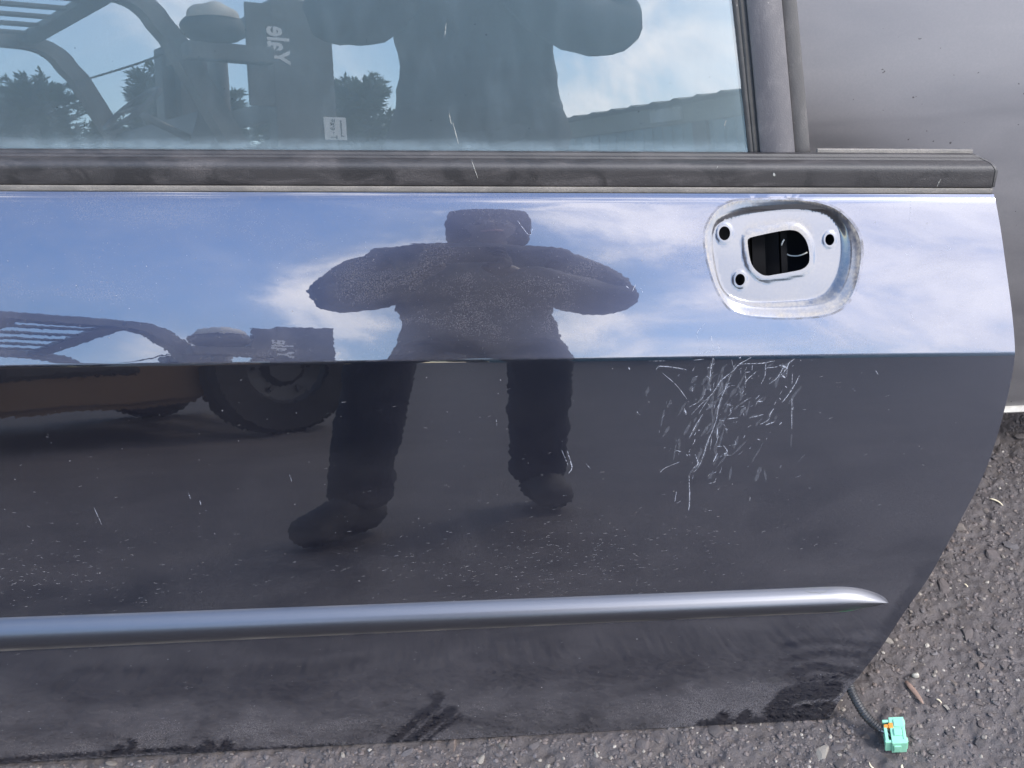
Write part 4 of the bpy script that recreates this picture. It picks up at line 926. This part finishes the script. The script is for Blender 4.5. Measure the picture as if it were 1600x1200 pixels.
# seed husk and dropping on the belt
def on_belt(x, o, s): return top_pt(x)+nv*o+sv*s
bm = bmesh.new(); rg2 = random.Random(4)
for k in range(9):
    c0 = on_belt(-.0445+rg2.gauss(0, .0022), -.0125+rg2.uniform(0, .003), .0268+rg2.uniform(0, .0018)); a_ = rg2.uniform(0, 3.1); d_ = np.array([math.cos(a_), .2, math.sin(a_)*.6])*rg2.uniform(.0015, .0035)
    add_tube(bm, [c0-d_, c0, c0+d_], [.0004, .0010, .0003], 6, True, (.5, 1))
o = link('dried_seed_husk', bm_mesh('dried_seed_husk', bm, True), M['seed']); tag(o, 'curled brown dried seed husk caught on the window ledge', 'seed husk')

# ------------------------------------------------------------------ the yard behind the camera, seen mirrored in glass and lacquer
def skin_body(name, chains, mat, parent=None, sub=2, folds=0.0):
    """one continuous surface grown over joints: chains of (point, radius); equal points are shared"""
    vs, es, rad, idx = [], [], [], {}
    for ch in chains:
        prev = None
        for p, r_ in ch:
            key = tuple(round(c, 4) for c in p)
            if key not in idx: idx[key] = len(vs); vs.append(p); rad.append(r_)
            if prev is not None and prev != idx[key]: es.append((prev, idx[key]))
            prev = idx[key]
    me = bpy.data.meshes.new(name); me.from_pydata(vs, es, [])
    o = bpy.data.objects.new(name, me); COL.objects.link(o)
    o.modifiers.new('skin', 'SKIN')
    for i, sv_ in enumerate(me.skin_vertices[0].data):
        r_ = rad[i]; sv_.radius = (r_, r_) if not isinstance(r_, tuple) else r_; sv_.use_root = (i == 0)
    s = o.modifiers.new('sub', 'SUBSURF'); s.levels = sub; s.render_levels = sub
    dg = bpy.context.evaluated_depsgraph_get(); ev_ = o.evaluated_get(dg); m2 = bpy.data.meshes.new_from_object(ev_)
    bpy.data.objects.remove(o); bpy.data.meshes.remove(me)
    m2.name = name; m2.materials.clear(); m2.polygons.foreach_set('use_smooth', np.full(len(m2.polygons), True))
    if folds:                                      # cloth creases: push points along their normals
        co = np.zeros(len(m2.vertices)*3); no_ = np.zeros_like(co); m2.vertices.foreach_get('co', co); m2.vertices.foreach_get('normal', no_)
        co = co.reshape(-1, 3); no_ = no_.reshape(-1, 3); u = co[:, 0]+co[:, 1]*1.7; v = co[:, 2]+co[:, 0]*.35
        f = lattice(u, v, .055, 31)+.7*lattice(u+v*.4, v, .028, 32)+.3*lattice(u, v*1.6, .014, 33)
        m2.vertices.foreach_set('co', (co+no_*(f*folds)[:, None]).ravel()); m2.update()
    return link(name, m2, mat, parent)
M['skin'] = simple('skin', (.07, .045, .038), .5, 0, .12, 40)
M['jacket'] = simple('dark_work_jacket', (.034, .038, .052), .8, 0, .3, 25, .002, 90)
M['trousers'] = simple('dark_trousers', (.010, .012, .020), .85, 0, .3, 30, .0015, 120)
M['glove'] = simple('dark_work_glove', (.022, .022, .026), .8, 0, .3, 60)
M['cap'] = simple('dark_knitted_cap', (.014, .015, .020), .9, 0, .3, 60, .002, 200)
M['boot'] = simple('black_work_boot', (.020, .019, .020), .75, 0, .3, 40)
PX = 0.01
person = empty('person', (PX, -1.16, GZ0), 'person in dark jacket and cap holding a phone, mirrored in the door', 'person')
Hh = 1.66
sh = 1.365
hipL, hipR = (-.10, -.02, .84), (.10, -.02, .84)
kneeL, kneeR = (-.205, .03, .46), (.100, -.05, .45)
ankL, ankR = (-.275, .06, .09), (.100, -.22, .09)
elbL, elbR = (-.290, .02, 1.11), (.285, .00, 1.085)
wrL, wrR = (-.085, .20, 1.20), (.045, .20, 1.19)
shL, shR = (-.175, -.03, sh+.005), (.175, -.03, sh-.010)
pel = (0, -.03, .90)
skin_body('body', [[(pel, .10), ((0, -.03, 1.10), .11), ((0, -.04, 1.30), .11), ((.02, -.035, 1.42), .05), ((.045, -.01, 1.50), .055), ((.055, .005, 1.56), .085), ((.058, -.005, 1.62), .070)],
  [((0, -.04, 1.30), .11), (shL, .055), (elbL, .042), (wrL, .030), ((-.070, .235, 1.215), .030)], [((0, -.04, 1.30), .11), (shR, .055), (elbR, .042), (wrR, .030), ((.032, .235, 1.205), .030)],
  [(pel, .10), (hipL, .085), (kneeL, .055), (ankL, .030), ((-.285, .09, .055), .022)], [(pel, .10), (hipR, .085), (kneeR, .055), (ankR, .030), ((.103, -.19, .055), .022)]], M['skin'], person)
skin_body('jacket', [[((0, -.03, .765), (.175, .125)), ((0, -.03, .80), (.190, .138)), ((0, -.03, .86), (.192, .14)), ((0, -.03, .98), (.180, .135)), ((0, -.03, 1.12), (.178, .13)), ((0, -.04, 1.28), (.185, .125)), ((.012, -.04, 1.370), (.125, .10)), ((.030, -.035, 1.435), (.098, .090)), ((.038, -.030, 1.470), (.088, .085))],
  [((0, -.04, 1.28), (.185, .125)), (shL, .098), ((-.245, -.01, 1.255), .098), (elbL, .088), ((-.19, .13, 1.125), .078), ((-.115, .185, 1.190), .052)],
  [((0, -.04, 1.28), (.185, .125)), (shR, .098), ((.245, -.015, 1.240), .098), (elbR, .090), ((.17, .13, 1.105), .080), ((.070, .185, 1.180), .052)]], M['jacket'], person, folds=.014)
skin_body('trousers', [[((0, -.03, .92), (.14, .11)), (hipL, .105), ((-.155, .01, .66), .092), (kneeL, .078), ((-.245, .045, .26), .074), ((-.270, .06, .13), .074), ((-.272, .06, .055), .072)], [((0, -.03, .92), (.14, .11)), (hipR, .105), ((.098, -.02, .66), .092), (kneeR, .076), ((.100, -.13, .26), .070), ((.100, -.21, .13), .070), ((.100, -.215, .055), .070)]], M['trousers'], person, folds=.012)
for side_, (ax, ay, az), tx in (('l', ankL, (-.10, .15)), ('r', ankR, (.03, .15))):
    skin_body('boot', [[((ax-tx[0]*.40, ay-tx[1]*.40, .052), (.042, .048)), ((ax, ay, .062), (.050, .060)), ((ax+tx[0]*.5, ay+tx[1]*.5, .048), (.050, .046)), ((ax+tx[0], ay+tx[1], .036), (.046, .034))]], M['boot'], person)
skin_body('cap', [[((.048, -.050, 1.470), (.098, .080)), ((.052, -.040, 1.530), (.106, .092)), ((.055, -.030, 1.580), (.106, .100)), ((.058, -.018, 1.625), (.108, .108)), ((.060, -.02, 1.690), (.106, .106)), ((.060, -.02, 1.735), (.085, .08))]], M['cap'], person)
for sx in (-1, 1):
    bm = bmesh.new(); bmesh.ops.create_icosphere(bm, subdivisions=2, radius=.011); o = link('eye', bm_mesh('eye', bm, True), simple('eye', (.06, .05, .05), .2), person); o.location = (.055+sx*.031, .080, 1.555)
skin_body('nose', [[((.055, .085, 1.562), .009), ((.055, .105, 1.530), .013), ((.055, .085, 1.522), .012)]], M['skin'], person, 1)
bm = bmesh.new(); add_tube(bm, [(.031, .083, 1.494), (.055, .090, 1.497), (.079, .083, 1.494)], .005, 8); link('mouth', bm_mesh('mouth', bm, True), simple('lips', (.35, .16, .14), .5), person)
# hands: palm, four curled fingers and a thumb each, closed on the phone's edges
pc = Vector((-.02, .285, 1.215))                       # phone centre, person's space
for sx, wr in ((-1, wrL), (1, wrR)):
    w_ = Vector(wr); e_ = pc+Vector((sx*.078, -.006, -.004)); pm = w_.lerp(e_, .72)
    ch = [[(tuple(w_), .028), (tuple(pm), (.030, .020))]]
    for k in range(4):
        a_ = pm+Vector((sx*.004, .018, .026-.017*k)); b_ = a_+Vector((-sx*.006, .034, .002-.002*k)); c_ = b_+Vector((-sx*(.026-.003*abs(k-1)), .006, 0))
        ch.append([(tuple(pm), (.030, .020)), (tuple(a_), .0095), (tuple(b_), .0085), (tuple(c_), .007)])
    t1 = pm+Vector((-sx*.010, -.012, .020)); ch.append([(tuple(pm), (.030, .020)), (tuple(t1), .011), (tuple(t1+Vector((-sx*.026, .010, .014))), .0088)])
    skin_body('hand', ch, M['glove'], person, 1)
bm = bmesh.new(); add_box(bm, (-.078, -.0042, -.037), (.078, .0042, .037), .004); 
phone = link('smartphone', bm_mesh('smartphone', bm, False, 40), simple('black_phone_case', (.012, .012, .014), .3)); phone.location = (PX-.02, -1.16+.285, GZ0+1.215); phone.rotation_euler = (R(-40), 0, 0)
tag(phone, 'black smartphone held level in both hands by the person', 'phone')
bm = bmesh.new()
for cx_ in (-.062, -.046):
    r_ = bmesh.ops.create_cone(bm, cap_ends=True, segments=20, radius1=.0065, radius2=.006, depth=.002, matrix=Matrix.Translation((cx_, .0052, .020)) @ Matrix.Rotation(R(90), 4, 'X'))
link('camera_lens', bm_mesh('camera_lens', bm), simple('lens_glass', (.01, .01, .015), .08), phone)

# ---- forklift: built along its own +X (forward), then turned
TH = R(-32); FO = Vector((-.83, -3.40, GZ0))-Vector((.35*math.cos(TH)-.5*math.sin(TH), .35*math.sin(TH)+.5*math.cos(TH), 0))
fork = empty('forklift', FO, 'ochre forklift with black mast and slatted overhead guard, mirrored in the door', 'forklift', rotz=TH)
M['ochre'] = simple('ochre_machine_paint', (.12, .064, .024), .5, 0, .3, 6, 0, 100, .3)
M['blackm'] = simple('black_machine_paint', (.024, .024, .026), .5, 0, .35, 12, .0008, 60, .1)
M['guard'] = simple('grey_brown_guard_paint', (.105, .098, .092), .55, 0, .35, 10, .001, 60)
M['tyre'] = simple('dusty_tyre_rubber', (.022, .021, .020), .85, 0, .3, 20, .003, 40)
M['white'] = simple('white_decal', (.78, .78, .76), .5, 0, .06, 20)
M['dwhite'] = simple('dirty_white_cover', (.55, .52, .46), .7, 0, .4, 14)
bm = bmesh.new()
add_prism(bm, [(-1.25, .22), (-1.30, .55), (-1.22, .92), (-1.05, 1.02), (-.62, 1.02), (-.55, .98), (-.52, .60), (.18, .55), (.30, .62), (.38, 1.00), (.46, 1.02), (.46, .35), (.30, .22), (.22, .16), (-.60, .16), (-.66, .40), (-1.02, .40), (-1.06, .22)], -1.05, .42)
bmesh.ops.bevel(bm, geom=[e for e in bm.edges if e.calc_length() > .8], offset=.03, segments=2, affect='EDGES')
link('chassis', bm_mesh('chassis', bm, False, 30), M['ochre'], fork)
bm = bmesh.new(); add_box(bm, (-.50, .34, .30), (-.02, .435, .50), .02); link('step', bm_mesh('step', bm), M['blackm'], fork)
def wheel(x, y, r_, wd):
    o = bpy.data.objects.new('wheel', None); COL.objects.link(o); o.parent = fork; o.location = (x, y, r_+.002); o.empty_display_size = .1
    bm = bmesh.new(); prof = [(r_*.55, -wd/2), (r_*.93, -wd/2), (r_, -wd*.32), (r_, wd*.32), (r_*.93, wd/2), (r_*.55, wd/2)]; seg = 40; rings = []
    for k in range(seg):
        a_ = 2*math.pi*k/seg; rings.append([bm.verts.new((p*math.cos(a_), q_, p*math.sin(a_))) for p, q_ in prof])
    for k in range(seg):
        for j in range(6): bm.faces.new((rings[k][j], rings[k][(j+1) % 6], rings[(k+1) % seg][(j+1) % 6], rings[(k+1) % seg][j]))
    link('tyre', bm_mesh('tyre', bm, False, 30), M['tyre'], o)
    bm = bmesh.new(); s_ = 1 if y > 0 else -1; rings = []
    prof = [(r_*.56, wd*.40), (r_*.50, wd*.30), (r_*.30, wd*.22), (r_*.22, wd*.36), (0.001, wd*.36)]
    for k in range(32):
        a_ = 2*math.pi*k/32; rings.append([bm.verts.new((p*math.cos(a_), q_*s_, p*math.sin(a_))) for p, q_ in prof])
    for k in range(32):
        for j in range(4): bm.faces.new((rings[k][j], rings[k][j+1], rings[(k+1) % 32][j+1], rings[(k+1) % 32][j]))
    for k in range(6): 
        a_ = k*math.pi/3; bmesh.ops.create_cone(bm, cap_ends=True, segments=6, radius1=.014, radius2=.014, depth=.03, matrix=Matrix.Translation((r_*.38*math.cos(a_), s_*wd*.27, r_*.38*math.sin(a_))) @ Matrix.Rotation(R(90), 4, 'X'))
    link('rim', bm_mesh('rim', bm), M['blackm'], o)
for a_ in ((.50, .44, .30, .20), (.50, -1.02, .30, .20), (-.88, .36, .22, .16), (-.88, -.98, .22, .16)): wheel(*a_)
# mast
for nm, x0, x1, y0, y1, z0, z1 in (('mast_channel', .56, .80, .28, .40, .10, 2.00), ('mast_channel', .56, .80, -1.0, -.88, .10, 2.00), ('mast_channel', .61, .76, .19, .27, .14, 1.95), ('mast_channel', .61, .76, -.87, -.79, .14, 1.95)):
    bm = bmesh.new(); add_box(bm, (x0, y0, z0), (x1, y1, z1), .012); link(nm, bm_mesh(nm, bm), M['blackm'], fork)
for z in (.25, 1.28, 1.85):
    bm = bmesh.new(); add_box(bm, (.575, -.879, z), (.608, .279, z+.12), .006); link('mast_crossbar', bm_mesh('mast_crossbar', bm), M['blackm'], fork)
bm = bmesh.new(); add_tube(bm, [(.60, -.3, .2), (.60, -.3, 1.9)], .045, 16); link('lift_cylinder', bm_mesh('lift_cylinder', bm, False, 40), M['blackm'], fork)
bm = bmesh.new(); add_box(bm, (.765, -1.0, .20), (.81, .42, .32), .006); add_box(bm, (.765, -1.0, .50), (.81, .42, .62), .006)
for y in (-1.0, -.5, -.1, .38): add_box(bm, (.766, y, .32), (.809, y+.04, 1.05), .004)
link('carriage', bm_mesh('carriage', bm), M['blackm'], fork)
bm = bmesh.new(); add_prism(bm, [(.28, 1.0), (.46, 1.02), (.50, 1.34), (.44, 1.38), (.36, 1.36)], -1.0, .06); link('dashboard', bm_mesh('dashboard', bm, False), M['blackm'], fork)
# side shield on the mast that carries the name and a small plate
bm = bmesh.new(); add_box(bm, (.535, .402, .62), (.795, .418, 1.99), .006); add_box(bm, (.43, .404, 1.34), (.54, .416, 1.95), .004); shield = link('mast_shield', bm_mesh('mast_shield', bm), M['blackm'], fork)
def lettering(txt, size, loc, mat, parent, bold=.012):
    cu = bpy.data.curves.new('lettering', 'FONT'); cu.body = txt; cu.size = size; cu.extrude = .002; cu.offset = bold*size; cu.align_x = 'CENTER'; cu.align_y = 'CENTER'
    t_ = bpy.data.objects.new('lettering', cu); COL.objects.link(t_); dg = bpy.context.evaluated_depsgraph_get(); me = bpy.data.meshes.new_from_object(t_.evaluated_get(dg))
    bpy.data.objects.remove(t_); bpy.data.curves.remove(cu)
    o = link('lettering', me, mat, parent)
    # facing +Y, running upwards: text x -> +Z, text y -> +X
    o.matrix_local = Matrix(((0, 1, 0, loc[0]), (0, 0, 1, loc[1]), (1, 0, 0, loc[2]), (0, 0, 0, 1))); return o
lettering('Yale', .128, (.555, .4195, 1.705), M['white'], shield, .022)
bm = bmesh.new(); add_box(bm, (.735, .4182, 1.145), (.835, .4215, 1.290), .002); plate = link('data_plate', bm_mesh('data_plate', bm), M['white'], shield)
lettering('T · e·x=', .040, (.775, .4218, 1.215), M['blackm'], shield, .01); 
bm = bmesh.new(); add_box(bm, (.808, .4216, 1.165), (.814, .4222, 1.272)); add_box(bm, (.814, .4216, 1.165), (.822, .4222, 1.172)); link('plate_print', bm_mesh('plate_print', bm), M['blackm'], shield)
# overhead guard
for s_ in (1, -1):
    y = .20 if s_ > 0 else -1.05
    bm = bmesh.new(); pts = [(.50, y, .98), (.45, y, 1.12), (.34, y, 1.42), (.21, y, 1.76)]+[(.17-.16*(1-math.cos(t_))-.03*t_, y, 1.80+.20*math.sin(t_)) for t_ in np.linspace(.2, 1.5, 6)]
    add_beam(bm, pts, .085, .085, (0, 1, 0)); link('guard_leg', bm_mesh('guard_leg', bm, False, 40), M['guard'], fork)
    bm = bmesh.new(); add_beam(bm, [(-.03, y, 2.00), (-.5, y, 2.03), (-.95, y, 2.03), (-1.06, y, 1.97), (-1.14, y, 1.78), (-1.16, y, .95)], .085, .085, (0, 1, 0)); link('guard_rail', bm_mesh('guard_rail', bm, False, 40), M['guard'], fork)
for k, x in enumerate((-.02, -.46, -.92)):
    bm = bmesh.new(); add_box(bm, (x-.050, -1.01, 1.985), (x+.050, .16, 2.035), .008); link('guard_crossbar', bm_mesh('guard_crossbar', bm), M['guard'], fork)
for x0, x1 in ((-.41, -.07), (-.87, -.51)):
    for y in np.linspace(-.84, -.02, 5):
        bm = bmesh.new(); add_box(bm, (x0, y-.022, 1.998), (x1, y+.022, 2.022), .004); link('guard_slat', bm_mesh('guard_slat', bm), M['guard'], fork)
bm = bmesh.new(); add_tube(bm, [tuple(p) for p in spline([(.20, -1.05, 1.74), (.12, -.5, 1.66), (.16, -.1, 1.66), (.24, .2, 1.70)], 20)], .007, 8); link('cable', bm_mesh('cable', bm, True), M['blackm'], fork)
# work lamp with a grubby white cover
bm = bmesh.new(); bmesh.ops.create_uvsphere(bm, u_segments=24, v_segments=16, radius=1); bmesh.ops.scale(bm, vec=(.125, .10, .105), verts=bm.verts[:])
for v in bm.verts: v.co *= 1+.10*math.sin(v.co.x*40+v.co.z*31)*.5
lampo = link('work_lamp', bm_mesh('work_lamp', bm, True), M['blackm'], fork); lampo.location = (.29, .44, 1.775)
bm = bmesh.new(); bmesh.ops.create_uvsphere(bm, u_segments=24, v_segments=16, radius=1); bmesh.ops.scale(bm, vec=(.100, .085, .08), verts=bm.verts[:]); bmesh.ops.delete(bm, geom=[v for v in bm.verts if v.co.z < -.03], context='VERTS')
for v in bm.verts: v.co *= 1+.06*math.sin(v.co.x*55+v.co.y*47)
cv = link('lamp_cover', bm_mesh('lamp_cover', bm, True), M['dwhite'], lampo); cv.location = (-.015, .03, .05)
bm = bmesh.new(); add_box(bm, (.17, .40, 1.58), (.52, .47, 1.68), .01); link('lamp_bracket', bm_mesh('lamp_bracket', bm), M['blackm'], fork)
bm = bmesh.new(); add_box(bm, (-.85, -.26, 1.02), (-.36, .26, 1.14), .04); add_box(bm, (-.95, -.25, 1.10), (-.82, .25, 1.52), .05); link('seat', bm_mesh('seat', bm, False, 40), M['blackm'], fork)
bm = bmesh.new(); c0 = Vector((.10, .02, 1.36)); add_tube(bm, [c0+Vector((.16*math.cos(q)*.6, .17*math.sin(q), .16*math.cos(q)*.8)) for q in np.linspace(0, 2*math.pi, 28)], .014, 10, False); add_tube(bm, [c0, (.38, .02, 1.15)], .022, 10); add_tube(bm, [c0+Vector((0, -.17, 0)), c0+Vector((0, .17, 0))], .012, 8)
link('steering_wheel', bm_mesh('steering_wheel', bm, True), M['blackm'], fork)
bm = bmesh.new(); add_tube(bm, [(-1.02, -.34, 1.20), (-1.02, -.30, 1.20), (-1.02, .30, 1.20), (-1.02, .34, 1.20)], [.09, .15, .15, .09], 20); link('gas_bottle', bm_mesh('gas_bottle', bm, False, 40), M['dwhite'], fork)

# ---- conifers
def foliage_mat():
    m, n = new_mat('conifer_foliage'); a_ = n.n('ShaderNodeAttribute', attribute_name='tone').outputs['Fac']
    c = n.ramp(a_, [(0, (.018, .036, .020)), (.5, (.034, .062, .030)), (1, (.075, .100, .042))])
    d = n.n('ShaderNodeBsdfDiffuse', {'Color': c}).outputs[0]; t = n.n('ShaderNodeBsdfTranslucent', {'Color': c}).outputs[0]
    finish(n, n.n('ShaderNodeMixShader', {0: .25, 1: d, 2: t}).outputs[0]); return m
M['foliage'] = foliage_mat(); M['bark'] = simple('brown_bark', (.09, .065, .05), .9, 0, .3, 20, .01, 30)
def conifer(x, y, h, rad, seed, label, lean=0.0):
    rg = np.random.default_rng(seed); t_ = empty('conifer_tree', (x, y, GZ0), label, 'tree', 'conifers beyond the yard')
    bm = bmesh.new(); add_tube(bm, [(lean*.3*q*q, 0, h*.93*q) for q in np.linspace(0, 1, 8)], [.16*h/4*(1-.93*q) for q in np.linspace(0, 1, 8)], 9)
    V, F, T = [], [], []
    nbr = int(105*h/4)
    for b in range(nbr):
        f = .10+.88*(b/nbr)**.85; z0_ = h*f*.93; az = b*2.4+rg.normal(0, .4); L_ = rad*(1.08-f)**.65*rg.uniform(.5, 1.25)+.16
        el = R(rg.uniform(28, 58)); d_ = np.array([math.cos(az)*math.cos(el), math.sin(az)*math.cos(el), math.sin(el)]); o_ = np.array([lean*.3*(z0_/h)**2, 0, z0_*.97])
        pts = [o_+d_*L_*q+np.array([0, 0, .10*L_*q*q]) for q in np.linspace(0, 1, 5)]
        if b % 2 == 0: add_tube(bm, [tuple(p) for p in pts[:4]], [.022, .016, .010, .005], 5, False)
        ns_ = int(50+42*L_)
        for k in range(ns_):
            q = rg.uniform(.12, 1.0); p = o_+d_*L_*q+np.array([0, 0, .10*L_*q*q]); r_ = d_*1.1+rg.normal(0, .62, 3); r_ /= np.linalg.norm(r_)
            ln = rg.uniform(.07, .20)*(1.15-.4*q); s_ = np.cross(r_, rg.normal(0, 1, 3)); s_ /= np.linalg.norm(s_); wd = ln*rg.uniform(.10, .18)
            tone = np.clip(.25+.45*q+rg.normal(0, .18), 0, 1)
            for m_ in range(3):
                e = r_+rg.normal(0, .38, 3); e /= np.linalg.norm(e); st = p+r_*ln*.25*m_; n0 = len(V)
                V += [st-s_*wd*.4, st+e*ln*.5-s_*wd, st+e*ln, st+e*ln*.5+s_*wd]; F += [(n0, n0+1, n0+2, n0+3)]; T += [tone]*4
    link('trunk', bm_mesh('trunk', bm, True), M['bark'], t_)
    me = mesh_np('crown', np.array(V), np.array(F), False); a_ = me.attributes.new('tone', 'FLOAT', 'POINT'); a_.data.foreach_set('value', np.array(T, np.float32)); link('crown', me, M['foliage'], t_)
conifer(-5.70, -16.0, 4.40, 1.55, 1, 'spreading conifer mirrored at the far end of the window', .5)
conifer(-7.6, -17.5, 4.0, 1.4, 6, 'conifer just outside the mirrored view beyond the spreading one')
conifer(-4.75, -16.8, 3.45, 1.15, 2, 'low conifer between two taller ones behind the forklift')
conifer(-3.80, -16.0, 4.65, 1.15, 3, 'pointed conifer mirrored behind the slanting guard leg')
conifer(-3.10, -15.6, 4.10, 1.10, 8, 'bushy conifer between the guard leg and the black mast')
conifer(-2.2, -16.8, 3.8, 1.2, 7, 'shorter conifer behind the black forklift mast')
conifer(-1.25, -16.0, 4.35, 1.05, 4, 'conifer mirrored between forklift mast and person')
conifer(.3, -17.2, 4.0, 1.2, 5, 'conifer behind the person in the mirror image')

# ---- open shed
shed = empty('shed', (1.30, -12.10, GZ0), 'low shed with corrugated roof and teal wall, mirrored in the window', 'shed', rotz=math.atan2(2.15, 1.24))
Ls = 3.3; per = .33; ns_ = int(Ls/per*12); V = []
M['roof'] = simple('weathered_cement_sheet', (.20, .20, .17), .85, 0, .25, 5); M['teal'] = simple('faded_teal_cladding', (.10, .20, .23), .6, 0, .2, 4); M['fascia'] = simple('olive_grey_fascia', (.17, .18, .145), .7, 0, .2, 5)
for i in range(ns_+1):
    x = -2.2+(Ls+2.35)*i/ns_; b_ = .035*max(0, math.cos(2*math.pi*x/per))**2
    for y, z in ((.0, 2.58), (-1.6, 2.84), (-3.2, 3.1)): V += [(x, y, z+b_), (x, y, z+b_-.012)]
bm = bmesh.new(); vs = [bm.verts.new(v) for v in V]
for i in range(ns_):
    a_ = i*6; b_ = a_+6
    for j in (0, 2): bm.faces.new((vs[a_+j], vs[b_+j], vs[b_+j+2], vs[a_+j+2])); bm.faces.new((vs[a_+j+1], vs[a_+j+3], vs[b_+j+3], vs[b_+j+1]))
    bm.faces.new((vs[a_], vs[a_+1], vs[b_+1], vs[b_]))
link('roof', bm_mesh('roof', bm, False, 40), M['roof'], shed)
bm = bmesh.new(); add_box(bm, (-2.1, -.16, 2.24), (Ls, -.12, 2.54), .005); link('fascia', bm_mesh('fascia', bm), M['fascia'], shed)
bm = bmesh.new(); add_box(bm, (-2.1, -3.1, 0), (Ls, -.165, 2.40), 0)
for k in range(-14, 22): add_box(bm, (k*.15, -.166, 0.05), (k*.15+.05, -.145, 2.22), 0)
link('wall', bm_mesh('wall', bm), M['teal'], shed)
bm = bmesh.new(); add_box(bm, (1.75, -.144, 0.0), (1.95, -.10, 2.24), .01); link('post', bm_mesh('post', bm), M['blackm'], shed)
bm = bmesh.new(); add_box(bm, (1.15, -.118, 2.30), (1.62, -.09, 2.50), .01); link('sign_board', bm_mesh('sign_board', bm), simple('pale_board', (.36, .37, .34), .6), shed)
